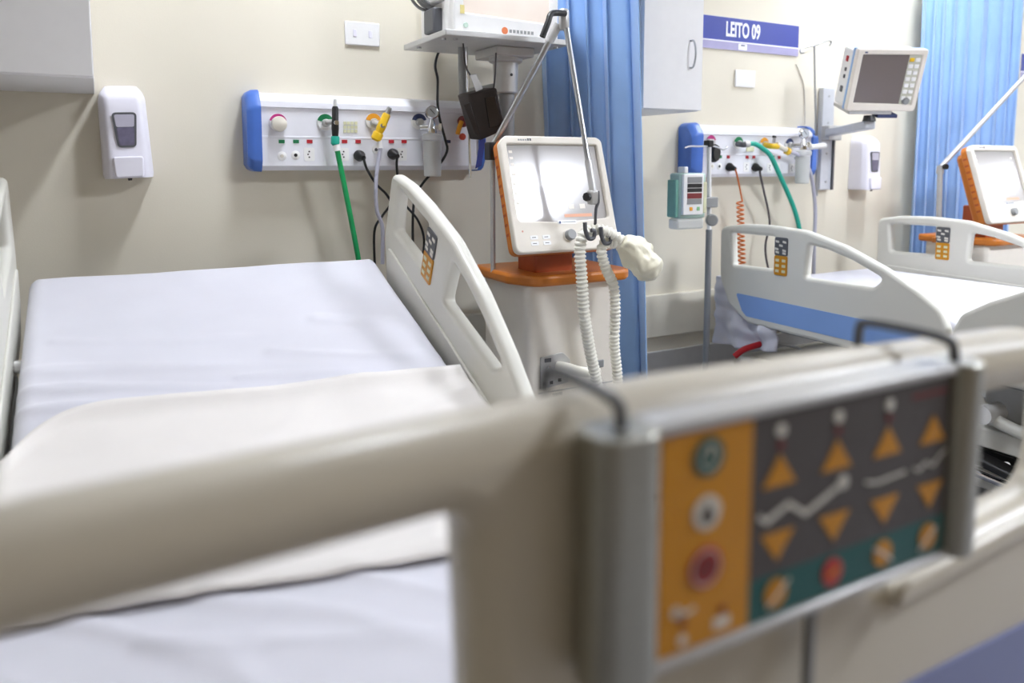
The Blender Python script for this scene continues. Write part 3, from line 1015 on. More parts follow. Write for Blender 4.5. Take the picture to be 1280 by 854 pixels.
def bed_sign(x0, x1, z0, z1, label, words):
    t = tag(empty('bed_sign', ((x0 + x1) / 2, WY, z0)), label, 'sign', 'bed number signs')
    H = z1 - z0
    obj('board', MB().box(x0, x1, WY - 0.006, WY - 0.0005, z0, z1), M_WHITE, t)
    g = obj('blue_field', MB().box(x0, x1, WY - 0.0075, WY - 0.0062, z0 + 0.28 * H, z1 - 0.01 * H), M_SIGN, t)
    obj('white_rule', MB().box(x0, x1, WY - 0.0076, WY - 0.0062, z0 + 0.245 * H, z0 + 0.28 * H), M_SIGNW, t)
    l = obj('lilac_field', MB().box(x0, x1, WY - 0.0075, WY - 0.0062, z0, z0 + 0.24 * H), M_SIGNL, t)
    xc = x0 + (x1 - x0) * 0.42
    obj('emblem', MB().box(xc - 0.026, xc + 0.026, WY - 0.0085, WY - 0.0076, z0 + 0.03 * H, z0 + 0.22 * H), M_SIGNW, l)
    obj('emblem_mark', MB().box(xc - 0.012, xc + 0.012, WY - 0.0092, WY - 0.0086, z0 + 0.15 * H, z0 + 0.19 * H), M_NAVY, l)
    if words:
        zc = z0 + 0.615 * H
        obj('lettering', text_mb(words, 0.088, lambda a, b, c: Vector((xc + a, WY - 0.0085 - c, zc + b)), 0.60, 0.0006, 0.0022), M_SIGNW, t)
    return t


p, q = at(873, 15, WY), at(996, 70, WY)
bed_sign(p.x, q.x, q.z - 0.003, p.z - 0.008, 'blue LEITO 09 bed sign with a lilac lower strip', 'LEITO 09')
bed_sign(p.x + 2.46, q.x + 2.46, q.z - 0.003, p.z - 0.008, 'blue bed sign cut off at the right edge beyond the far curtain', None)

# ------------------------------------------------------------------ headwall gas panels
PF = WY - 0.085       # front plane of the panels


def headwall(x0, x1, zb, zt, label, capl, capr):
    t = tag(empty('headwall_panel', ((x0 + x1) / 2, WY, zb)), label, 'wall panel', 'headwall service panels')
    H = zt - zb
    d = WY - PF

    def prof(k=1.0, e=0.0):
        pts = [(0.0005, 0), (d * 0.86, 0), (d, 0.06 * H), (d, 0.41 * H), (d + 0.001, 0.415 * H), (d + 0.001, 0.435 * H), (d - 0.001, 0.44 * H), (d - 0.001, 0.79 * H), (d + 0.006, 0.80 * H), (d + 0.004, 0.87 * H), (d * 0.86, 0.94 * H), (d * 0.55, 0.985 * H), (0.0005, H)]
        return [(a, zb + b) for a, b in pts]
    body = obj('body', MB().prism([(x0, WY - a, z) for a, z in prof()], (x1 - x0, 0, 0)), M_PANEL, t, sharp=20)

    def cap_mb(xa, xb):
        pr = roundpoly([(0.0006, -0.004), (d * 0.9, -0.004, 0.015), (d + 0.010, 0.12 * H, 0.02), (d + 0.012, 0.8 * H, 0.03), (d * 0.7, H + 0.006, 0.04), (0.0006, H + 0.006)], 0.001, 5)
        c = (d * 0.4, H * 0.5)
        mb = MB()
        rings = []
        for s, k in ((0, 1.0), (0.5, 0.985), (0.8, 0.93), (1.0, 0.82)):
            rings.append([Vector((xa + (xb - xa) * s, WY - max(0.0006, c[0] + (a - c[0]) * (k if a > c[0] else 1)), zb + c[1] + (b - c[1]) * k)) for a, b in pr])
        n = len(pr)
        fs = [[i * n + k, i * n + (k + 1) % n, (i + 1) * n + (k + 1) % n, (i + 1) * n + k] for i in range(3) for k in range(n)]
        fs += [list(range(n)), [3 * n + k for k in range(n)]]
        return mb.add([p_ for r_ in rings for p_ in r_], fs)
    obj('end_cap', cap_mb(x0, x0 - capl), M_PBLUE, t, sharp=40)
    obj('end_cap', cap_mb(x1, x1 + capr), M_PBLUE, t, sharp=40)
    return t


def outlet(par, px, py, col, knob=None, r=0.027):
    c = at(px, py, PF + 0.002)
    c.y = PF + 0.002
    o = obj('gas_outlet', MB().lathe(c, (0, -1, 0), [(r, 0), (r, 0.005), (r * 0.92, 0.008)], 28), M_WHITE, par)
    obj('colour_arc', sector(c + Vector((0, -0.008, 0)), r * 0.98, 12, 168, 0.001, r * 0.3), col, o)
    obj('coupling', MB().lathe(c + Vector((0, -0.0075, -0.003)), (0, -1, 0), [(r * 0.48, 0), (r * 0.48, 0.012), (r * 0.36, 0.016)], 20), M_LGREY, o)
    if knob:
        obj('knob', MB().lathe(c + Vector((0, -0.0075, -0.006)), (0, -1, 0), [(r * 0.86, 0), (r * 0.9, 0.016), (r * 0.82, 0.026), (r * 0.3, 0.032)], 24), knob, o)
    return o


def label_tag(par, px, py, m, w_=0.018, h=0.011):
    c = at(px, py, PF)
    obj('colour_label', MB().box(c.x - w_ / 2, c.x + w_ / 2, PF - 0.0022, PF + 0.0016, c.z - h / 2, c.z + h / 2), m, par)


def socket(par, px, py, r=0.017):
    c = at(px, py, PF)
    s = obj('power_socket', MB().prism([(c.x + x, PF + 0.0005, c.z + z) for x, z in roundpoly([(-r, -r * 1.25), (r, -r * 1.25), (r, r * 1.25), (-r, r * 1.25)], 0.005, 3)], (0, -0.002, 0)), M_WHITE, par)
    for dx, dz in ((0.0, 0.009), (-0.004, 0.0), (0.0, -0.009)):
        obj('socket_hole', disc((c.x + dx, PF - 0.0014, c.z + dz), 0.0026, 0.0012, n=10), M_BLACK, s)


def jack(par, px, py, m):
    c = at(px, py, PF)
    j = obj('jack_plate', disc((c.x, PF + 0.0005, c.z), 0.014, 0.0025), M_WHITE, par)
    obj('jack_hole', disc((c.x, PF - 0.0018, c.z), 0.0055, 0.0018, n=14), m, j)


z1t, z1b = at(420, 119, WY - 0.03).z, at(420, 213, PF).z
hw1 = headwall(at(326, 150, PF).x, at(598, 150, PF).x, z1b, z1t, 'white headwall panel with blue end caps above the near bed', 0.042, 0.03)
outlet(hw1, 347, 153, M_MAG, M_KNOB)
outlet(hw1, 406, 153, M_GREENL)
outlet(hw1, 466, 152, M_YELO)
outlet(hw1, 523, 152, M_NAVY)
for px, m in ((352, M_GREENL), (370, M_GREENL), (387, M_REDL), (430.5, M_REDL), (447.5, M_REDL), (489, M_REDL), (505, M_REDL), (560, M_NAVY)):
    label_tag(hw1, px, 177, m)
for r_ in range(3):
    for c_ in range(4):
        label_tag(hw1, 431 + 4.6 * c_, 154 + 5 * r_, M_PCREAM, 0.0095, 0.010)
jack(hw1, 352.5, 195, M_KNOB)
jack(hw1, 369.5, 194, M_BLACK)
jack(hw1, 470, 187, M_GREYD)
for px in (386.5, 429.5, 502.5):
    socket(hw1, px, 193)

z2t, z2b = at(900, 156, WY - 0.03).z, at(900, 221.5, PF).z
hw2 = headwall(at(877, 180, PF).x, at(1014, 180, PF).x, z2b, z2t, 'white headwall panel with blue end caps under the LEITO 09 sign', 0.055, 0.05)
C2 = lambda x, y: (840 + x / 5.818, 140 + y / 5.818)
outlet(hw2, *C2(275, 215), M_MAG)
outlet(hw2, *C2(475, 225), M_GREENL)
outlet(hw2, *C2(662, 230), M_YELO)
outlet(hw2, *C2(845, 235), M_NAVY)
for x, y, m in ((350, 326, M_GREENL), (408, 327, M_REDL), (545, 328, M_REDL), (594, 328, M_REDL), (733, 328, M_GREENL), (778, 331, M_REDL), (900, 335, M_NAVY)):
    label_tag(hw2, *C2(x, y), m, 0.016, 0.013)
label_tag(hw2, *C2(568, 270), M_PCREAM, 0.045, 0.02)
jack(hw2, *C2(290, 395), M_KNOB)
jack(hw2, *C2(343, 395), M_BLACK)
for x, y in ((540, 400), (710, 405), (765, 405), (870, 410)):
    socket(hw2, *C2(x, y))


# things plugged into the panels
def valve_hose(name, label, cat, grp, top, mid, bot, path, rb, mbody, mtip, mnut, hose_m, hose_r, group_c, bodyname='valve'):
    """an upright valve (top to bottom) on a coupling, with a hose from its lower end"""
    t = tag(empty(name, (mid.x, mid.y, path[-1].z)), label, cat, grp)
    ax = (bot - top)
    v = obj(bodyname, MB().lathe(top, ax, [(rb * 0.75, 0.0), (rb, 0.006), (rb, ax.length * 0.45), (rb * 1.12, ax.length * 0.5), (rb * 1.12, ax.length * 0.72), (rb * 0.9, ax.length)], 20), mbody, t)
    obj('valve_tip', MB().lathe(top - ax.normalized() * 0.022, ax, [(rb * 0.5, 0), (rb * 0.62, 0.005), (rb * 0.62, 0.024)], 16), mtip, v)
    obj('ring', MB().lathe(bot, ax, [(rb * 1.15, -0.004), (rb * 1.3, 0.0), (rb * 1.3, 0.020), (rb * 0.8, 0.026)], 20), mnut, v)
    obj('inlet', MB().cyl(group_c, mid + Vector((0, 0.006, 0)), 0.0085, n=14), M_LGREY, v)
    obj('valve_screw', disc((mid.x, mid.y - rb, mid.z - 0.004), 0.008, 0.006), M_CHROME, v)
    obj('hose_end', MB().lathe(path[0], path[1] - path[0], [(hose_r * 1.35, -0.004), (hose_r * 1.45, 0.022)], 16), M_WHITE, t)
    obj('hose', MB().tube(path, hose_r, 14), hose_m, t)
    return t


YV = PF - 0.045
g0 = at(406, 153, PF - 0.01)
valve_hose('oxygen_hose', 'bright green oxygen hose on a black valve of the near headwall', 'hose', 'gas hoses', at(419, 133, YV), at(419, 152, YV), at(419, 172, YV),
           [at(420, 180, YV), at(422, 190, YV), at(434, 250, YV + 0.01), at(447, 318, YV + 0.02), at(458, 385, YV + 0.03)], 0.0105, M_BLACK, M_LGREY, M_TEALH, M_GREEN, 0.0085, g0)
g0 = at(466, 152, PF - 0.01)
valve_hose('air_hose', 'lavender grey air hose on a yellow valve of the near headwall', 'hose', 'gas hoses', at(484, 142, YV - 0.012), at(476, 156, YV), at(473, 167, YV),
           [at(474, 177, YV), at(475, 186, YV), at(470, 225, YV), at(471, 262, YV + 0.01), at(478, 285, YV + 0.012), at(478, 330, YV + 0.02)], 0.0135, M_YEL, M_STEEL, M_YEL, M_LAVH, 0.0065, g0)


def vacuum(px, py, sc, label, Yp, name='vacuum_regulator'):
    c = at(px, py, Yp)          # centre of the coupling
    t = tag(empty(name, (c.x, Yp, c.z - 0.2 * sc)), label, 'regulator', 'vacuum regulators with gauges')
    S = sc
    o = Vector((c.x, Yp, c.z))

    def L(x, y, z):
        return o + Vector((x, y, z)) * S
    obj('coupling', MB().cyl(L(-0.035, 0.03, 0.0), L(0.0, 0.0, 0.0), 0.012 * S), M_CHROME, t)
    b = obj('regulator_body', MB().lathe(L(0, 0, -0.025), (0, 0, 1), [(0.018 * S, 0), (0.02 * S, 0.01 * S), (0.016 * S, 0.03 * S), (0.011 * S, 0.05 * S), (0.007 * S, 0.065 * S)], 20), M_CHROME, t)
    obj('side_knob', MB().lathe(L(0.012, -0.005, 0.004), (1, -0.3, 0), [(0.006 * S, 0), (0.006 * S, 0.012 * S), (0.014 * S, 0.014 * S), (0.014 * S, 0.024 * S)], 16), M_KNOB, t)
    g = obj('gauge', MB().lathe(L(0, 0.0, 0.06), (-0.15, -1, 0.05), [(0.024 * S, -0.012 * S), (0.026 * S, -0.008 * S), (0.026 * S, 0.010 * S), (0.022 * S, 0.012 * S)], 28), M_CHROME, t)
    obj('gauge_face', MB().lathe(L(-0.0018, -0.012, 0.0606), (-0.15, -1, 0.05), [(0.0215 * S, 0), (0.0215 * S, 0.0008 * S)], 28), mat('gauge_dial', '#c9ced3', 0.3, var=0.03), g)
    obj('gauge_needle', MB().hexa([L(-0.014, -0.0135, 0.072), L(-0.012, -0.0135, 0.074), L(0.010, -0.0135, 0.052), L(0.008, -0.0135, 0.050)], [L(-0.014, -0.0145, 0.072), L(-0.012, -0.0145, 0.074), L(0.010, -0.0145, 0.052), L(0.008, -0.0145, 0.050)]), M_GREYD, g)
    obj('jar_lid', MB().lathe(L(0, 0, -0.05), (0, 0, 1), [(0.040 * S, 0), (0.042 * S, 0.003 * S), (0.042 * S, 0.022 * S), (0.03 * S, 0.028 * S)], 28), M_FROST, t)
    obj('jar', MB().lathe(L(0, 0, -0.19), (0, 0, 1), [(0.031 * S, 0), (0.034 * S, 0.004 * S), (0.036 * S, 0.138 * S), (0.0345 * S, 0.138 * S), (0.0325 * S, 0.006 * S), (0.0, 0.005 * S)], 28), M_FROST, t)
    return t


vacuum(540, 160, 0.86, 'chrome vacuum regulator with gauge and cloudy jar on the near headwall', PF - 0.055)
vacuum(1004, 182, 0.9, 'small vacuum regulator with gauge on the far headwall', PF - 0.055)


def plug_cord(label, c, path, m, r, name='power_cord', coil=None):
    t = tag(empty(name, (c.x, c.y, path[-1].z)), label, 'cord', 'power cords plugged into the headwalls')
    obj('plug', MB().lathe(c, (0.15, -1, -0.25), [(0.018, 0), (0.0185, 0.014), (0.013, 0.024), (0.008, 0.04)], 16), M_BLACK, t)
    obj('cord', MB().tube(path, r, 10), m, t)
    if coil:
        obj('coil', MB().tube(coil, r, 8, smooth=False), m, t)
    return t


c = at(448, 194, PF + 0.001)
plug_cord('black power cord plugged beside the green hose', c, [c + Vector((0.006, -0.036, -0.010)), at(459, 212, PF - 0.035), at(471, 231, PF - 0.02), at(483, 243, PF), at(488, 255, PF + 0.02), at(478, 270, PF + 0.02), at(468, 290, PF + 0.01), at(469, 345, PF + 0.02), at(470, 400, PF + 0.02)], M_RUBBER, 0.0042)
c = at(490, 192, PF + 0.001)
plug_cord('black power cord plugged right of the yellow valve', c, [c + Vector((0.006, -0.036, -0.010)), at(496, 208, PF - 0.03), at(499, 235, PF - 0.01), at(506, 255, PF + 0.02), at(522, 275, PF + 0.02), at(530, 300, PF + 0.02), at(527, 340, PF + 0.03), at(530, 400, PF + 0.03)], M_RUBBER, 0.0042)
tag(obj('monitor_cable', MB().tube([at(556, 56, WY - 0.02), at(548, 66, WY - 0.012), at(544, 82, WY - 0.008), at(547, 98, WY - 0.008), at(547, 112, WY - 0.03), at(547, 130, PF - 0.025), at(550, 150, PF - 0.012), at(557, 176, PF - 0.012), at(559, 188, PF - 0.02), at(552, 202, PF - 0.014), at(540, 216, PF - 0.01), at(528, 230, PF + 0.02), at(518, 250, PF + 0.03), at(516, 300, PF + 0.03), at(520, 380, PF + 0.03)], 0.0045, 10), M_RUBBER),
    'black cable running down the wall past the near gauge', 'cable')
# small red and yellow valve at the end of the near panel
t = tag(empty('outlet_valve', at(578, 165, PF)), 'small red and yellow valve at the end of the near headwall', 'valve')
c = at(578, 152, PF + 0.002)
obj('collar', MB().lathe(c, (0, -1, 0), [(0.020, 0), (0.020, 0.01), (0.012, 0.022)], 20), M_PDRED, t)
c = at(574, 164, PF - 0.02)
obj('lever', MB().tube([at(577, 152, PF - 0.018), at(574, 160, PF - 0.022), at(572, 168, PF - 0.022)], 0.0085, 12), M_YELO, t)
obj('ring', MB().lathe(at(577, 171, PF - 0.015), (0, -1, 0), [(0.010, 0), (0.012, 0.004), (0.012, 0.010), (0.006, 0.012)], 18), mat('valve_red', '#c9452a', 0.4), t)

# far headwall: cords and hoses
c = at(*C2(408, 398), PF + 0.001)
coil = []
k0, k1 = at(925, 252, PF - 0.005), at(928, 345, PF - 0.005)
N = 260
turns = 17
for i in range(N + 1):
    s = i / N
    a = s * turns * 2 * math.pi
    p = k0.lerp(k1, s)
    coil.append(p + Vector((math.cos(a) * 0.014, math.sin(a) * 0.014, 0)))
plug_cord('orange coiled cord plugged into the far headwall', c, [c + Vector((0.006, -0.036, -0.010)), at(921, 218, PF - 0.03), at(924, 232, PF - 0.02), coil[0]], M_CORD, 0.0036, coil=coil)
c = at(*C2(597, 400), PF + 0.001)
plug_cord('dark grey cord plugged into the far headwall', c, [c + Vector((0.006, -0.036, -0.010)), at(950, 216, PF - 0.03), at(955, 240, PF - 0.015), at(960, 262, PF), at(962, 282, PF), at(957, 305, PF), at(958, 325, PF), at(964, 350, PF)], M_GCORD, 0.0048)
c = at(*C2(285, 300), PF + 0.001)
tag(obj('transformer_plug', MB().lathe(c, (0.1, -1, 0), [(0.030, 0), (0.032, 0.02), (0.026, 0.034)], 20).xf(lambda p: (c.x + (p.x - c.x) * 0.85, p.y, c.z + (p.z - c.z) * 1.25)), M_BLACK), 'round black plug left on the far headwall', 'plug')
t = tag(empty('oxygen_hose', at(1000, 300, PF)), 'teal oxygen hose curving down from the far headwall', 'hose', 'gas hoses')
obj('coupling', MB().tube([at(*C2(478, 232), PF - 0.012), at(*C2(515, 238), PF - 0.05), at(*C2(545, 236), PF - 0.06)], 0.012, 14), M_GREYD, t)
obj('ring', MB().cyl(at(*C2(530, 236), PF - 0.056), at(*C2(562, 233), PF - 0.062), 0.0135), M_LGREY, t)
obj('hose', MB().tube([at(*C2(555, 234), PF - 0.06), at(*C2(600, 232), PF - 0.065), at(*C2(655, 262), PF - 0.065), at(*C2(720, 325), PF - 0.06), at(975, 220, PF - 0.05), at(985, 242, PF - 0.04), at(993, 262, PF - 0.03), at(999, 285, PF - 0.02), at(1003, 320, PF)], 0.0105, 14), M_TEALH, t)
t = tag(empty('air_hose', at(1018, 300, PF)), 'grey air hose on a yellow tee valve of the far headwall', 'hose', 'gas hoses')
v = obj('valve', MB().tube([at(*C2(675, 240), PF - 0.015), at(*C2(725, 248), PF - 0.05), at(*C2(770, 250), PF - 0.055)], 0.0125, 14), M_YEL, t)
obj('valve_stem', MB().cyl(at(*C2(740, 225), PF - 0.055), at(*C2(745, 180), PF - 0.055), 0.007), M_STEEL, v)
obj('valve_cap', MB().cyl(at(*C2(743, 188), PF - 0.055), at(*C2(745, 174), PF - 0.055), 0.009), M_BLACK, v)
obj('tee', MB().tube([at(*C2(760, 235), PF - 0.055), at(*C2(800, 262), PF - 0.055), at(*C2(850, 285), PF - 0.055)], 0.0115, 14), M_KNOB, v)
obj('tee_nut', MB().lathe(at(*C2(828, 278), PF - 0.055), (0.5, 0, -0.2), [(0.012, 0), (0.017, 0.003), (0.017, 0.02), (0.010, 0.026)], 8), M_YEL, v)
obj('hose', MB().tube([at(*C2(850, 285), PF - 0.055), at(*C2(930, 320), PF - 0.06), at(*C2(985, 390), PF - 0.06), at(1015, 225, PF - 0.05), at(1019, 260, PF - 0.03), at(1018, 300, PF - 0.02), at(1017, 345, PF)], 0.0085, 12), M_LAVH, t)


# ------------------------------------------------------------------ ventilators
def ventilator(dx, label, arm, hoses):
    D = Vector((dx, 0, 0))
    t = tag(empty('ventilator', Vector((1.28, 2.1, 0)) + D), label, 'ventilator', 'ventilators beside the beds')

    def W(p):
        return Vector(p) + D
    # trolley body
    body = roundpoly([(1.112, 2.24), (1.112, 1.95, 0.03), (1.445, 1.95, 0.03), (1.445, 2.24)], 0.012, 6)
    obj('cabinet', MB().prism([W((x, y, 0.13)) for x, y in body], (0, 0, 0.625)), M_VENT, t, bevel=0.004)
    base = roundpoly([(1.06, 2.32), (1.06, 1.90), (1.50, 1.90), (1.50, 2.32)], 0.05, 6)
    obj('base', MB().prism([W((x, y, 0.075)) for x, y in base], (0, 0, 0.055)), M_GREY, t, bevel=0.01)
    for x in (1.10, 1.46):
        for y in (1.95, 2.27):
            obj('caster', MB().lathe(W((x - 0.014, y, 0.038)), (1, 0, 0), [(0.03, 0), (0.038, 0.006), (0.038, 0.022), (0.03, 0.028)], 20), M_RUBBER, t)
    tray = roundpoly([(1.075, 2.26), (1.075, 2.02, 0.04), (1.125, 1.915, 0.05), (1.45, 1.915, 0.03), (1.487, 1.95, 0.03), (1.487, 2.26)], 0.02, 6)
    obj('tray', MB().prism([W((x, y, 0.755)) for x, y in tray], (0, 0, 0.034)), M_ORANGE, t, bevel=0.01, seg=3)
    # display head, leaning back
    O = W((1.052, 1.92, 0.857))
    V = Vector((0, 0.112, 0.345)).normalized()
    U = Vector((1, 0, 0))
    Nn = Vector((0, -V.z, V.y))
    WD, HT = 0.368, 0.362

    def S(u, v, w_=0.0):
        return O + U * u + V * v + Nn * w_
    obj('neck', MB().box(1.16 + dx, 1.295 + dx, 1.985, 2.10, 0.78, 0.93), M_RUST, t, bevel=0.006)
    outer = roundpoly([(0, 0, 0.025), (WD, 0.0, 0.025), (WD, HT - 0.012, 0.022), (WD - 0.018, HT, 0.02), (0.02, HT, 0.02), (0, HT - 0.022, 0.02)], 0.02, 5)
    hole = roundpoly([(0.022, 0.098, 0.014), (0.18, 0.09, 0.3), (WD - 0.022, 0.098, 0.014), (WD - 0.022, HT - 0.026), (0.022, HT - 0.026)], 0.004, 5)
    bez = obj('bezel', plate([outer, hole], 0.008, 0.005, lambda u, v, w_: S(u, v, w_)), M_VENT, t, sharp=40)
    sh = [(u, v) for u, v in outer]
    obj('rear_shell', MB().prism([S(u, v, -0.0125) for u, v in sh], Nn * -0.026), M_ORANGE, t, bevel=0.004)
    inner = [(0.03 + (u / WD) * (WD - 0.06), 0.02 + (v / HT) * (HT - 0.04)) for u, v in outer]
    obj('rear_cover', MB().prism([S(u, v, -0.038) for u, v in inner], Nn * -0.045), M_ORANGE, t, bevel=0.012)
    for k in range(9):
        obj('vent_slot', MB().hexa([S(-0.0006, 0.06 + 0.03 * k, -0.017), S(-0.0006, 0.068 + 0.03 * k, -0.017), S(-0.0006, 0.068 + 0.03 * k, -0.034), S(-0.0006, 0.06 + 0.03 * k, -0.034)], [S(0.002, 0.06 + 0.03 * k, -0.017), S(0.002, 0.068 + 0.03 * k, -0.017), S(0.002, 0.068 + 0.03 * k, -0.034), S(0.002, 0.06 + 0.03 * k, -0.034)]), M_RUST, t)
    scr = obj('screen', MB().prism([S(u, v, 0.002) for u, v in roundpoly([(0.02, 0.088), (WD - 0.02, 0.088), (WD - 0.02, HT - 0.024), (0.02, HT - 0.024)], 0.003, 2)], Nn * -0.006), M_SCREEN, t)
    # print on the screen and bezel
    for v in (0.15, 0.18, 0.21, 0.24, 0.27, 0.29, 0.31):
        obj('screen_icon', MB().prism([S(0.030 + a, v + b, 0.0022) for a, b in ((0, 0), (0.012, 0), (0.012, 0.008), (0, 0.008))], Nn * 0.0004), M_CREAM, scr)
    for v in (0.235, 0.255, 0.275, 0.30):
        obj('screen_icon', MB().prism([S(WD - 0.062 + a, v + b, 0.0022) for a, b in ((0, 0), (0.012, 0), (0.012, 0.008), (0, 0.008))], Nn * 0.0004), M_CREAM, scr)
    for u in (0.21, 0.25):
        obj('screen_icon', MB().prism([S(u + a, 0.132 + b, 0.0022) for a, b in ((0, 0), (0.02, 0), (0.02, 0.015), (0, 0.015))], Nn * 0.0004), M_CREAM, scr)
    obj('status_bar', MB().prism([S(u, v, 0.0022) for u, v in ((0.19, 0.106), (0.29, 0.106), (0.29, 0.116), (0.19, 0.116))], Nn * 0.0004), mat('status_orange', '#e0a07c', 0.4, var=0.0), scr)
    obj('brand_plate', MB().prism([S(u, v, 0.0125) for u, v in ((0.155, 0.083), (0.222, 0.083), (0.222, 0.094), (0.155, 0.094))], Nn * 0.0008), M_LGREY, bez)
    obj('brand_emblem', MB().prism([S(0.163 + 0.004 * math.cos(a), 0.0885 + 0.004 * math.sin(a), 0.0135) for a in [k * math.pi / 6 for k in range(12)]], Nn * 0.0005), M_NAVY, bez)
    for k in range(8):
        obj('brand_print', MB().prism([S(0.171 + 0.006 * k + a, 0.0865 + b, 0.0135) for a, b in ((0, 0), (0.0042, 0), (0.0042, 0.0045), (0, 0.0045))], Nn * 0.0004), M_GREY, bez)
    for k in range(6):
        big = 1.0 if k < 4 else 1.5
        obj('model_print', MB().prism([S(0.062 + 0.008 * k + a, HT - 0.016 + b * big, 0.0132) for a, b in ((0, 0), (0.006, 0), (0.006, 0.005), (0, 0.005))], Nn * 0.0004), M_GREY if k < 4 else M_GREYD, bez)
    for i in range(2):
        for j in range(2):
            ky = obj('key', MB().prism([S(0.052 + 0.042 * i + a, 0.022 + 0.018 * j + b, 0.0125) for a, b in roundpoly([(0, 0), (0.026, 0), (0.026, 0.012), (0, 0.012)], 0.003, 3)], Nn * 0.0015), M_WHITE, bez)
            obj('key_print', MB().prism([S(0.058 + 0.042 * i + a, 0.027 + 0.018 * j + b, 0.0142) for a, b in ((0, 0), (0.013, 0), (0.013, 0.002), (0, 0.002))], Nn * 0.0003), M_GREYD, bez)
    obj('indicator', MB().prism([S(0.03 + 0.003 * math.cos(a), 0.066 + 0.003 * math.sin(a), 0.0125) for a in [k * math.pi / 5 for k in range(10)]], Nn * 0.0008), mat('indicator_peach', '#d99b86', 0.4, var=0), bez)
    kb = obj('dial_ring', MB().lathe(S(0.188, 0.047, 0.012), Nn, [(0.021, 0), (0.021, 0.002), (0.018, 0.003)], 28), M_VENT, bez)
    obj('dial', MB().lathe(S(0.188, 0.047, 0.0145), Nn, [(0.017, 0), (0.0165, 0.014), (0.014, 0.017)], 28), M_GREY, bez)
    # port plate low on the front
    pp = obj('port_plate', MB().prism([W((x, 1.9495, z)) for x, z in roundpoly([(1.155, 0.435), (1.255, 0.445), (1.262, 0.515, 0.015), (1.235, 0.542, 0.02), (1.155, 0.535)], 0.004, 3)], (0, -0.006, 0)), M_LGREY, t, bevel=0.001)
    for x, z in ((1.168, 0.452), (1.192, 0.453), (1.222, 0.457)):
        obj('port', MB().box(x - 0.005 + dx, x + 0.005 + dx, 1.9405, 1.944, z - 0.005, z + 0.005), M_BLACK, pp)
    obj('port', MB().box(1.168 + dx, 1.190 + dx, 1.9405, 1.944, 0.518, 0.530), M_GREYD, pp)
    obj('port_knob', MB().lathe(W((1.182, 1.944, 0.498)), (0, -1, 0), [(0.009, 0), (0.009, 0.008), (0.006, 0.012)], 16), M_CHROME, pp)
    obj('port_hose', MB().tube([W((1.215, 1.946, 0.50)), W((1.235, 1.92, 0.498)), W((1.27, 1.90, 0.487)), W((1.33, 1.885, 0.478))], 0.016, 14), M_HOSE, t)
    obj('drawer_seam', MB().box(1.15 + dx, 1.43 + dx, 1.9485, 1.951, 0.420, 0.424), M_GREY, t)
    obj('drawer_grip', MB().box(1.20 + dx, 1.235 + dx, 1.945, 1.9505, 0.405, 0.416), M_GREYD, t, bevel=0.002)
    obj('gas_port', MB().box(1.355 + dx, 1.39 + dx, 1.944, 1.9505, 0.475, 0.50), M_GREY, t, bevel=0.003)
    arm(t)
    if hoses:
        hoses(t)
    return t


def corr(r):
    def fn(L):
        ph = (L % 0.0125) / 0.0125
        return r * (1.0 if ph < 0.5 else 0.80)
    return fn


def dense(path, step=0.0031):
    pts = catmull([Vector(p) for p in path], 40)
    out = [pts[0]]
    acc = 0
    for a, b in zip(pts, pts[1:]):
        d = (b - a).length
        while acc + d >= step:
            k = (step - acc) / d
            a = a.lerp(b, k)
            out.append(a)
            d = (b - a).length
            acc = 0
        acc += d
    return out


def arm1(t):
    j = at(703, 24, 1.98)
    lo = at(613, 188, 2.12)
    hi = at(693, 40, 2.0)
    obj('arm_clamp', MB().box(lo.x - 0.012, lo.x + 0.018, 2.10, 2.14, lo.z - 0.03, lo.z + 0.025), M_BLACK, t, bevel=0.004)
    obj('clamp_post', MB().cyl((lo.x + 0.008, 2.12, 0.78), (lo.x + 0.008, 2.12, lo.z), 0.008), M_LGREY, t)
    a = obj('arm_lower', MB().cyl(lo, hi, 0.0095, n=14), M_STEEL, t)
    obj('arm_joint', MB().lathe(j + Vector((0.004, 0, 0.03)), (0.03, 0, -1), [(0.012, 0), (0.016, 0.006), (0.017, 0.05), (0.013, 0.062)], 18), M_LGREY, t)
    obj('joint_sleeve', MB().cyl(hi + (hi - lo).normalized() * -0.035, hi + (hi - lo).normalized() * 0.025, 0.0135, n=16), M_LGREY, t)
    obj('joint_lever', MB().tube([j + Vector((0.0, -0.015, 0.014)), at(690, 17, 1.955), at(685, 28, 1.95), at(678, 46, 1.95)], 0.009, 12), M_BLACK, t)
    e = at(742, 243, 1.83)
    st_ = at(708, 36, 1.97)
    obj('arm_upper', MB().cyl(st_, e, 0.0085, 0.0075, n=14), M_STEEL, t)
    obj('arm_collar', MB().cyl(st_ + (e - st_) * 0.80, e, 0.0105, n=14), M_LGREY, t)
    obj('end_block', MB().box(e.x - 0.016, e.x + 0.012, e.y - 0.012, e.y + 0.012, e.z - 0.03, e.z + 0.012), M_LGREY, t, bevel=0.005)
    obj('end_knob', MB().lathe(e + Vector((-0.014, -0.004, -0.008)), (-1, -0.3, 0.1), [(0.006, 0), (0.006, 0.008), (0.013, 0.01), (0.013, 0.02)], 8), M_BLACK, t)
    obj('hose_hanger', MB().tube([e + Vector((0.010, -0.008, 0.01)), at(748, 252, 1.82), at(745, 262, 1.82), at(744, 284, 1.82)], 0.0045, 10), M_GREYD, t)


def clip(t, cx, cy):
    Y = 1.793
    obj('hose_clip', MB().tube([at(cx - 6, cy - 16, Y), at(cx - 5, cy - 5, Y), at(cx - 1, cy + 4, Y), at(cx + 5, cy + 3, Y), at(cx + 6, cy - 5, Y), at(cx + 2, cy - 6, Y)], 0.0062, 10), M_GREYD, t)


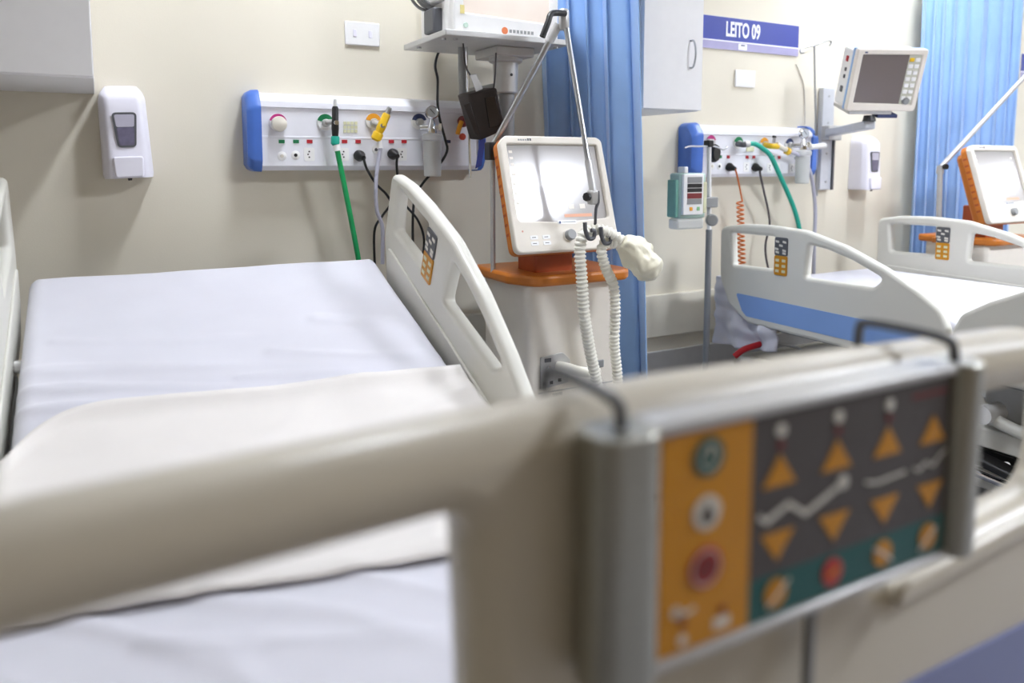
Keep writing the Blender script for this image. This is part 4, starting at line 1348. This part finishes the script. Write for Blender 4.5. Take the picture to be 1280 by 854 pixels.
def hoses1(t):
    h = corr(0.0178)
    P1 = dense([at(786, 312, 1.78), at(770, 296, 1.79), at(752, 288, 1.81), at(738, 288, 1.825), at(728, 296, 1.825), at(725, 315, 1.825), at(727, 345, 1.825), at(730, 390, 1.83), at(736, 430, 1.84), at(744, 470, 1.85), at(750, 510, 1.86), at(745, 560, 1.87), at(720, 585, 1.90)])
    obj('breathing_hose', MB().tube(P1, 0.0178, 14, smooth=False, rfun=h), M_HOSE, t)
    P2 = dense([at(788, 318, 1.775), at(776, 308, 1.785), at(765, 303, 1.80), at(756, 304, 1.81), at(752, 315, 1.812), at(757, 335, 1.815), at(767, 358, 1.82), at(769, 390, 1.825), at(768, 430, 1.84), at(772, 475, 1.85), at(772, 530, 1.86), at(755, 580, 1.88), at(730, 592, 1.90)])
    obj('breathing_hose', MB().tube(P2, 0.0165, 14, smooth=False, rfun=corr(0.0165)), M_HOSE, t)
    clip(t, 737, 294)
    clip(t, 757, 300)
    # the clear wrap around the patient end
    ctr = [at(778, 302, 1.775), at(790, 312, 1.775), at(799, 322, 1.772), at(806, 332, 1.77), at(812, 342, 1.768), at(815, 348, 1.767)]
    rads = [0.022, 0.040, 0.046, 0.045, 0.034, 0.016]
    pts = catmull(ctr, 6)
    m = len(pts)
    vs, fs = [], []
    n = 28
    for i, p_ in enumerate(pts):
        s = i / (m - 1) * (len(rads) - 1)
        k = min(int(s), len(rads) - 2)
        r = rads[k] + (rads[k + 1] - rads[k]) * (s - k)
        tan = (pts[min(i + 1, m - 1)] - pts[max(i - 1, 0)]).normalized()
        u = tan.cross(Vector((0, 1, 0))).normalized()
        w_ = tan.cross(u)
        for q in range(n):
            a = 2 * math.pi * q / n
            d = u * math.cos(a) + w_ * math.sin(a)
            rr = r * (1 + 0.42 * noise.noise(d * 1.7 + p_ * 22) + 0.16 * noise.noise(d * 5 + p_ * 60))
            vs.append(p_ + d * rr)
    for i in range(m - 1):
        for q in range(n):
            fs.append([i * n + q, i * n + (q + 1) % n, (i + 1) * n + (q + 1) % n, (i + 1) * n + q])
    fs.append(list(range(n))[::-1])
    fs.append([(m - 1) * n + q for q in range(n)])
    obj('wrapped_connector', MB().add(vs, fs), M_BAG, t, sharp=180, label='pale yellow wrapped patient connector')


ventilator(0.0, 'near ventilator with corrugated hoses beside the raised bed', arm1, hoses1)


def arm2(t):
    b = at(1173, 300, 2.12)
    top = at(1175, 214, 2.12)
    obj('clamp_post', MB().cyl((b.x, b.y, 0.775), top, 0.0115, n=14), M_LGREY, t)
    obj('arm_clamp', MB().box(b.x - 0.02, b.x + 0.1, b.y - 0.02, b.y + 0.02, 0.76, 0.785), M_ORANGE, t, bevel=0.004)
    obj('arm_joint', MB().lathe(top + Vector((0, 0, -0.015)), (0, 0, 1), [(0.013, 0), (0.016, 0.01), (0.014, 0.04)], 16), M_LGREY, t)
    obj('joint_knob', MB().lathe(top + Vector((0.004, -0.014, 0.02)), (-0.3, -1, 0), [(0.008, 0), (0.013, 0.006), (0.013, 0.016)], 10), M_BLACK, t)
    e = at(1288, 88, 1.98)
    obj('arm_upper', MB().cyl(top + Vector((0.006, 0, 0.02)), e, 0.0105, n=14), M_LGREY, t)
    obj('end_block', MB().lathe(e + Vector((-0.01, 0, -0.02)), (0, 0, 1), [(0.015, 0), (0.018, 0.01), (0.018, 0.04), (0.012, 0.05)], 16), M_GREYD, t)


ventilator(2.36, 'far ventilator with a bright screen before the far curtain', arm2, None)


# ------------------------------------------------------------------ near patient monitor on its wall shelf
sh = tag(empty('monitor_shelf', (1.2, WY, 1.02)), 'grey steel monitor shelf on a wall post above the near headwall', 'shelf')
SZ = at(632, 50, 2.1).z
sxa, sxb = at(557, 48, 2.1).x, at(713, 44, 2.1).x
deck = obj('shelf_plate', MB().box(sxa, sxb, 2.1, 2.45, SZ, SZ + 0.018), M_LGREY, sh, bevel=0.003)
for x, y in ((sxa + 0.02, 2.16), (sxa + 0.05, 2.14), (sxa + 0.02, 2.36), (sxb - 0.03, 2.14)):
    obj('screw', MB().cyl((x, y, SZ + 0.001), (x, y, SZ - 0.006), 0.007, n=10), M_STEEL, deck)
pc = at(632, 95, 2.27)
obj('swivel_plate', MB().box(pc.x - 0.07, pc.x + 0.07, 2.2, 2.36, SZ - 0.03, SZ), M_LGREY, sh, bevel=0.004)
obj('swivel_flange', MB().lathe((pc.x, 2.27, SZ - 0.045), (0, 0, 1), [(0.05, 0), (0.056, 0.004), (0.056, 0.016)], 28), M_LGREY, sh)
zp = at(632, 117, 2.27).z
cl = obj('swivel_barrel', MB().lathe((pc.x, 2.27, zp), (0, 0, 1), [(0.037, 0), (0.040, 0.004), (0.042, SZ - 0.045 - zp)], 28), M_LGREY, sh)
obj('set_screw', disc((pc.x, 2.2295, at(632, 93, 2.23).z), 0.005, 0.002, n=12), M_BLACK, cl)
obj('post', MB().lathe((pc.x + 0.004, 2.27, 1.02), (0, 0, 1), [(0.026, 0), (0.026, zp - 1.02)], 20), M_GREY, sh)
obj('wall_arm', MB().box(pc.x - 0.02, pc.x + 0.028, 2.27, WY - 0.002, 1.352, 1.392), M_GREY, sh, bevel=0.004)

mo = tag(empty('patient_monitor', (1.2, 2.25, SZ + 0.018)), 'large patient monitor with an orange logo on the near wall shelf', 'monitor', 'patient monitors')
mxa, mxb = at(566, 30, 2.14).x, at(697, 30, 2.14).x
mz = SZ + 0.0185
obj('case', MB().box(mxa - 0.0, mxb, 2.165, 2.40, mz, mz + 0.33), M_WHITE, mo, bevel=0.012, seg=3)
fr = plate([roundpoly([(mxa, mz), (mxb, mz), (mxb, mz + 0.335), (mxa, mz + 0.335)], 0.012, 4), roundpoly([(mxa + 0.035, mz + 0.06), (mxb - 0.03, mz + 0.05), (mxb - 0.03, mz + 0.30), (mxa + 0.035, mz + 0.30)], 0.01, 4)], 0.009, 0.006, lambda u, v, w_: Vector((u, 2.150 + w_, v)))
fr = obj('bezel', fr, M_WHITE, mo, sharp=40)
obj('screen', MB().box(mxa + 0.02, mxb - 0.02, 2.145, 2.160, mz + 0.04, mz + 0.31), mat('pale_glare_screen', '#d8cbc0', 0.22, var=0.04, scale=12, coat=0.5, emit=0.4), mo)  # glare on the glass put in as pale colour and weak emission
obj('yellow_tab', MB().box(mxa + 0.022, mxa + 0.036, 2.1335, 2.1355, mz + 0.055, mz + 0.08), mat('tab_yellow', '#e8d98c', 0.4), fr)
obj('power_button', MB().lathe((mxa + 0.04, 2.1355, mz + 0.022), (0, -1, 0), [(0.008, 0), (0.008, 0.003), (0.006, 0.005)], 16), mat('button_green_white', '#c4dccd', 0.3), fr)
lx = at(631, 38, 2.135).x
obj('logo_mark', MB().lathe((lx, 2.1352, mz + 0.016), (0, -1, 0), [(0.011, 0), (0.011, 0.0008)], 20), mat('logo_orange', '#e2793f', 0.4, var=0.0), fr)
for k in range(7):
    obj('logo_print', MB().box(lx + 0.016 + 0.013 * k, lx + 0.025 + 0.013 * k, 2.1344, 2.1356, mz + 0.011, mz + 0.021), M_GREY, fr)
obj('side_socket', MB().box(mxa - 0.03, mxa + 0.004, 2.22, 2.30, mz + 0.01, mz + 0.085), M_GREYD, mo, bevel=0.006)
obj('side_socket', MB().box(mxa - 0.018, mxa + 0.004, 2.20, 2.34, mz + 0.10, mz + 0.30), M_LGREY, mo, bevel=0.006)

# coil of monitor leads hung at the left of that monitor
cc = at(537, -14, 2.3)
pts = []
for i in range(140):
    a = i / 139 * 5 * 2 * math.pi
    rr = 0.058 + 0.006 * math.sin(a * 0.37) + 0.004 * math.sin(a * 1.9)
    pts.append(cc + Vector((math.cos(a) * rr, 0.012 * math.sin(a * 0.41) - 0.0012 * i / 10, math.sin(a) * rr)))
pts += [cc + Vector((0.09, 0.0, -0.05)), cc + Vector((mxa - 0.02 - cc.x, 0.0, 0.02))]
t = tag(empty('lead_coil', cc), 'coil of grey monitor leads hung left of the near monitor', 'cable')
obj('lead', MB().tube(pts, 0.005, 8, smooth=True, sub=2), M_GREY, t)
obj('lead', MB().tube([cc + Vector((-0.075, 0.0, 0.04)), cc + Vector((-0.03, -0.012, -0.05)), cc + Vector((0.03, -0.012, -0.085)), cc + Vector((0.09, 0.0, -0.075)), cc + Vector((mxa - 0.02 - cc.x, 0.02, -0.03))], 0.0045, 8), M_GCORD, t)

# dark pouch, rod, strap and clip hung below the shelf
t = tag(empty('equipment_pouch', at(605, 175, 2.22)), 'dark brown equipment pouch hung under the monitor shelf', 'pouch')
q0 = [at(583, 119, 2.20), at(622, 108, 2.17), at(632, 158, 2.17), at(603, 176, 2.19)]
q0 = [at(585, 118, 2.20), at(621, 109, 2.16), at(633, 162, 2.16), at(601, 176, 2.20)]
q1 = [p_ + Vector((-0.012, 0.06, 0.004)) for p_ in q0]
pb = obj('pouch_body', MB().hexa(q0, q1), M_DARK, t, bevel=0.006)
fl = [at(606, 122, 2.172), at(618, 120, 2.158), at(627, 156, 2.158), at(612, 160, 2.172)]
obj('pouch_window', MB().hexa([p_ + Vector((0, -0.004, 0)) for p_ in fl], [p_ + Vector((0, 0.004, 0)) for p_ in fl]), mat('pouch_gloss', '#241a18', 0.2, var=0.1), t, bevel=0.001)
obj('pouch_flap', MB().hexa([at(579, 132, 2.205), at(588, 128, 2.2), at(600, 172, 2.2), at(594, 168, 2.205)], [at(579, 132, 2.25), at(588, 128, 2.25), at(600, 172, 2.25), at(594, 168, 2.25)]), M_DARK, t, bevel=0.003)
obj('hanger_clip', MB().hexa([at(587, 94, 2.2), at(595, 92, 2.2), at(604, 111, 2.2), at(595, 115, 2.2)], [at(587, 94, 2.215), at(595, 92, 2.215), at(604, 111, 2.215), at(595, 115, 2.215)]), M_LGREY, t, bevel=0.002)
obj('hanger_cord', MB().tube([Vector((at(579, 72, 2.22).x, 2.22, SZ - 0.001)), at(582, 82, 2.21), at(589, 96, 2.207)], 0.003, 8), M_GCORD, t)
obj('hanger_cord', MB().tube([Vector((at(620, 75, 2.2).x, 2.2, SZ - 0.025)), at(619, 92, 2.19), at(617, 112, 2.18)], 0.003, 8), M_GCORD, t)
obj('strap', MB().hexa([at(600, 174, 2.21), at(607, 174, 2.21), at(602, 207, 2.21), at(594, 211, 2.21)], [at(600, 174, 2.218), at(607, 174, 2.218), at(602, 207, 2.218), at(594, 211, 2.218)]), M_BSTRAP, t, bevel=0.001, label='dark blue strap')
x_ = at(585, 150, 2.28).x
t = tag(empty('hanging_rod', (x_, 2.28, at(588, 222, 2.28).z)), 'thin chrome rod hanging under the monitor shelf', 'rod')
obj('rod', MB().cyl((x_ - 0.004, 2.28, SZ), at(588, 222, 2.28), 0.004, n=10), M_CHROME, t)
obj('sleeve', MB().cyl((at(577, 80, 2.3).x, 2.3, SZ), at(578, 118, 2.3), 0.012, n=14), M_GREY, t)
obj('sleeve_tip', MB().cyl(at(578, 118, 2.3), at(583, 138, 2.29), 0.008, 0.004, n=12), M_GCORD, t)


# ------------------------------------------------------------------ far monitor, its wall rail and arm
rx0, rx1 = at(1026, 150, WY - 0.02).x, at(1039, 180, WY - 0.02).x
wr0, wr1 = at(1032, 110, WY - 0.02).z, at(1040, 237, WY - 0.02).z
t = tag(empty('swing_arm_bracket', ((rx0 + rx1) / 2, WY, wr1)), 'grey swing arm on an aluminium wall rail beside the far headwall', 'bracket')
rl = obj('wall_rail', MB().box(rx0, rx1, WY - 0.03, WY - 0.001, wr1, wr0), M_PALU, t, bevel=0.003)
for k in (0.08, 0.36, 0.66, 0.92):
    obj('bolt', disc(((rx0 + rx1) / 2, WY - 0.0295, wr1 + (wr0 - wr1) * k), 0.006, 0.003, n=12), M_STEEL, rl)
obj('rail_edge', MB().box(rx1 - 0.006, rx1 + 0.004, WY - 0.04, WY - 0.001, wr1, wr1 + (wr0 - wr1) * 0.55), M_GREYD, t)
aa, ab = at(1036, 166, WY - 0.06), at(1088, 156, 2.2)
rn = (ab - aa).normalized()
sd = rn.cross(Vector((0, 0, 1))).normalized() * 0.022
up_ = Vector((0, 0, 0.018))
obj('arm', MB().hexa([aa - sd - up_, aa + sd - up_, aa + sd + up_, aa - sd + up_], [ab - sd * 1.2 - up_, ab + sd * 1.2 - up_, ab + sd * 1.2 + up_, ab - sd * 1.2 + up_]), M_PALU, t, bevel=0.006)
obj('arm_carriage', MB().box(rx0 - 0.006, rx1 + 0.006, WY - 0.075, WY - 0.028, aa.z - 0.035, aa.z + 0.035), M_LGREY, t, bevel=0.005)
MC = at(1107, 100, 2.12)
pv = Vector((ab.x - 0.01, ab.y, ab.z))
obj('pivot', MB().cyl(pv + Vector((0, 0, 0.015)), pv + Vector((0, 0, 0.04)), 0.028, 0.022, n=18), M_BLACK, t)
m2 = tag(empty('patient_monitor', (MC.x, MC.y, MC.z), (0, 0, math.radians(-25))), 'cream patient monitor with a dark screen on the far swing arm', 'monitor', 'patient monitors')
TI = math.radians(-19)
tc_, ts_ = math.cos(TI), math.sin(TI)


def ML(x, y, z):
    """leaning back: local to the Empty"""
    return Vector((x, y * tc_ + z * ts_, z * tc_ - y * ts_))


def mbox(x0, x1, y0, y1, z0, z1):
    return MB().box(x0, x1, y0, y1, z0, z1).xf(lambda p: ML(p.x, p.y, p.z))


Wm, Hm = 0.152, 0.132
bz = plate([roundpoly([(-Wm, -Hm), (Wm, -Hm), (Wm, Hm), (-Wm, Hm)], 0.014, 5), roundpoly([(-Wm + 0.026, -Hm + 0.036), (Wm - 0.022, -Hm + 0.03), (Wm - 0.022, Hm - 0.024), (-Wm + 0.026, Hm - 0.024)], 0.004, 3)], 0.008, 0.006, lambda u, v, w_: ML(u, w_, v))
bz = obj('bezel', bz, M_CREAM, m2, local=True, sharp=40)
obj('screen', mbox(-Wm + 0.02, Wm - 0.075, -0.006, 0.004, -Hm + 0.03, Hm - 0.02), M_SCR2, m2, local=True)
kp = obj('key_strip', mbox(Wm - 0.075, Wm - 0.018, -0.007, 0.004, -Hm + 0.026, Hm - 0.02), mat('key_strip_grey', '#c9c8b8', 0.4), m2, local=True)
for r_ in range(7):
    for c_ in range(2):
        y_ = Hm - 0.045 - 0.027 * r_
        x_ = Wm - 0.062 + 0.026 * c_
        obj('key', mbox(x_ - 0.010, x_ + 0.010, -0.011, -0.006, y_ - 0.008, y_ + 0.008), M_YEL if (r_ == 0 and c_ == 0) else M_WHITE, kp, local=True, bevel=0.002)
kb = MB().lathe((Wm - 0.05, -0.006, -Hm + 0.045), (0, -1, 0), [(0.015, 0), (0.015, 0.01), (0.011, 0.014)], 20).xf(lambda p: ML(p.x, p.y, p.z))
obj('dial', kb, M_GREY, kp, local=True)
obj('logo_print', mbox(-Wm + 0.03, -Wm + 0.042, -0.0145, -0.0138, Hm - 0.018, Hm - 0.012), M_NAVY, bz, local=True)
obj('blue_frame', mbox(-Wm + 0.001, Wm - 0.001, 0.0142, 0.032, -Hm + 0.001, Hm - 0.001), M_PALEB, m2, local=True, bevel=0.004)
obj('case', mbox(-Wm + 0.006, Wm - 0.006, 0.032, 0.125, -Hm + 0.008, Hm - 0.012), M_WHITE, m2, local=True, bevel=0.01)
for z_, m_, s_ in ((0.075, M_REDL, 0.012), (0.03, M_GREYD, 0.008), (0.0, M_GREYD, 0.008), (-0.055, M_GREYD, 0.013)):
    obj('lead_socket', mbox(-Wm + 0.001, -Wm + 0.008, 0.065, 0.065 + s_ * 1.4, z_ - s_, z_ + s_), m_, m2, local=True, bevel=0.002)
obj('handle', mbox(-0.05, 0.05, 0.045, 0.09, Hm - 0.03, Hm + 0.001), M_WHITE, m2, local=True, bevel=0.006)
obj('base_plate', mbox(-Wm + 0.02, 0.06, -0.002, 0.15, -Hm - 0.018, -Hm + 0.0), M_LGREY, m2, local=True, bevel=0.004)
obj('base_socket', mbox(0.0, 0.09, 0.0, 0.05, -Hm - 0.034, -Hm - 0.018), M_NAVY, m2, local=True, bevel=0.003)

# iv rod hooked on the wall beside the rail
hx = at(1020, 120, WY - 0.09)
t = tag(empty('iv_rod', (hx.x, hx.y, at(1021, 245, WY - 0.09).z)), 'thin steel drip rod with double hook in front of the far wall rail', 'drip rod')
tp = at(1018, 57, WY - 0.09)
bt = at(1021, 245, WY - 0.09)
obj('rod', MB().cyl(bt, tp, 0.0045, n=10), M_STEEL, t)
obj('hook', MB().tube([tp, at(1026, 54, WY - 0.1), at(1036, 51, WY - 0.1), at(1039, 53, WY - 0.1), at(1037, 57, WY - 0.1)], 0.0035, 8), M_STEEL, t)
obj('hook', MB().tube([tp, at(1008, 59, WY - 0.08), at(1001, 62, WY - 0.08), at(1001, 66, WY - 0.08), at(1005, 66, WY - 0.08)], 0.0035, 8), M_STEEL, t)
obj('clamp', MB().cyl(at(1012, 184, WY - 0.09), at(1031, 182, WY - 0.09), 0.014, n=16), M_WHITE, t, bevel=0.003)
obj('stay', MB().cyl(at(1020, 182, WY - 0.09), at(1020, 182, WY - 0.09) + Vector((0, 0.088, 0)), 0.007, n=10), M_STEEL, t)
tag(obj('pale_cord', MB().tube([at(995, 80, WY - 0.004), at(1000, 92, WY - 0.004), at(1005, 108, WY - 0.004), at(1006, 135, WY - 0.004), at(1006, 156, WY - 0.012)], 0.0022, 8), mat('pale_cord', '#c9c3b8', 0.5)), 'thin pale cord on the wall below the LEITO 09 sign', 'cord')


# ------------------------------------------------------------------ drip stand and infusion pump
YS = 2.26
pb_, pt_ = at(893, 455, YS), at(881, 180, YS)
sx = at(886, 300, YS).x
st = tag(empty('drip_stand', (sx, YS, 0)), 'white drip stand with a grey clamp knob left of the far bed', 'drip stand')
zj = at(886, 287, YS).z
obj('pole', MB().cyl((sx, YS, zj), (sx - 0.012, YS, pt_.z + 0.02), 0.0085, n=14), M_WHITE, st)
obj('lower_pole', MB().cyl((sx + 0.002, YS, 0.07), (sx, YS, zj), 0.0125, n=16), M_GREY, st)
for k in range(5):
    a = k * 2 * math.pi / 5 + 0.5
    e = Vector((sx + 0.2 * math.cos(a), YS + 0.2 * math.sin(a), 0.05))
    lg = obj('leg', MB().tube([(sx, YS, 0.10), (sx + 0.1 * math.cos(a), YS + 0.1 * math.sin(a), 0.08), e], 0.011, 10), M_LGREY, st)
    obj('caster', MB().lathe(e + Vector((0, -0.01, -0.025)), (0, 1, 0), [(0.02, 0), (0.025, 0.004), (0.025, 0.016), (0.02, 0.02)], 16), M_RUBBER, lg)
obj('hook_bar', MB().tube([at(856, 185, YS - 0.01), at(862, 183, YS - 0.01), at(875, 183, YS - 0.01), at(893, 183, YS - 0.01), at(904, 187, YS - 0.01), at(909, 184, YS - 0.01)], 0.0035, 8), M_STEEL, st)
obj('hook_block', MB().box(sx - 0.03, sx - 0.005, YS - 0.02, YS + 0.012, pt_.z - 0.012, pt_.z + 0.014), M_BLACK, st, bevel=0.003)
kc = at(889, 275, YS - 0.06)
obj('clamp_bar', MB().cyl((sx - 0.004, YS + 0.005, kc.z), kc, 0.010, n=14), M_LGREY, st)
obj('clamp_knob', MB().lathe(kc, (-0.45, -0.85, 0), [(0.018, -0.004), (0.023, 0.0), (0.023, 0.016), (0.019, 0.02)], 24), M_GREY, st)

ip = tag(empty('infusion_pump', at(860, 284, YS - 0.08)), 'pale green and white infusion pump clamped to the drip stand', 'pump')
YP = 2.16
a0, a1 = at(855, 218, YP), at(884, 268, YP)
X_0, X_1, Z_0, Z_1 = a0.x, a1.x - 0.002, a1.z, a0.z
obj('case', MB().box(X_0 - 0.006, X_1 + 0.004, YP + 0.012, YP + 0.075, Z_0 - 0.014, Z_1 + 0.004), M_PUMP, ip, bevel=0.008)
ft = obj('front', MB().box(X_0, X_1 - 0.018, YP, YP + 0.013, Z_0, Z_1), M_WHITE, ip, bevel=0.003)
obj('door', MB().box(X_1 - 0.0175, X_1, YP + 0.001, YP + 0.013, Z_0 + 0.006, Z_1 - 0.03), M_PCREAM, ip, bevel=0.003)
xw = X_1 - 0.018 - X_0
for z_, h_, m_ in ((0.86, 0.022, M_GREY), (0.72, 0.015, M_BLACK), (0.61, 0.014, M_BLACK), (0.47, 0.020, M_PDRED), (0.33, 0.020, M_GREY)):
    zc = Z_0 + (Z_1 - Z_0) * z_
    obj('display', MB().box(X_0 + 0.18 * xw, X_1 - 0.018 - 0.1 * xw, YP - 0.0012, YP + 0.0004, zc - h_ / 2, zc + h_ / 2), m_, ft)
for i, m_ in enumerate((M_YELO, mat('key_green', '#8cc48f', 0.4))):
    zc = Z_0 + (Z_1 - Z_0) * 0.15
    x_ = X_0 + (0.38 + 0.36 * i) * xw
    obj('key', MB().box(x_ - 0.007, x_ + 0.007, YP - 0.002, YP + 0.0004, zc - 0.007, zc + 0.007), m_, ft, bevel=0.001)
obj('top_clip', MB().box(X_0 + 0.012, X_0 + 0.03, YP + 0.01, YP + 0.05, Z_1 + 0.003, Z_1 + 0.028), M_WHITE, ip, bevel=0.004)
obj('side_cover', MB().box(X_0 - 0.02, X_0 - 0.005, YP + 0.02, YP + 0.07, Z_0 - 0.01, Z_1 - 0.02), mat('pump_side_green', '#7fb3a2', 0.35), ip, bevel=0.005)
obj('drip_foot', MB().box(X_0 - 0.012, X_1 + 0.002, YP + 0.016, YP + 0.07, Z_0 - 0.055, Z_0 - 0.0145), M_FROST, ip, bevel=0.008)
obj('pole_clamp', MB().box(X_1 - 0.01, sx + 0.012, YP + 0.065, YS - 0.013, Z_0 + 0.02, Z_0 + 0.06), M_GREY, ip, bevel=0.004)
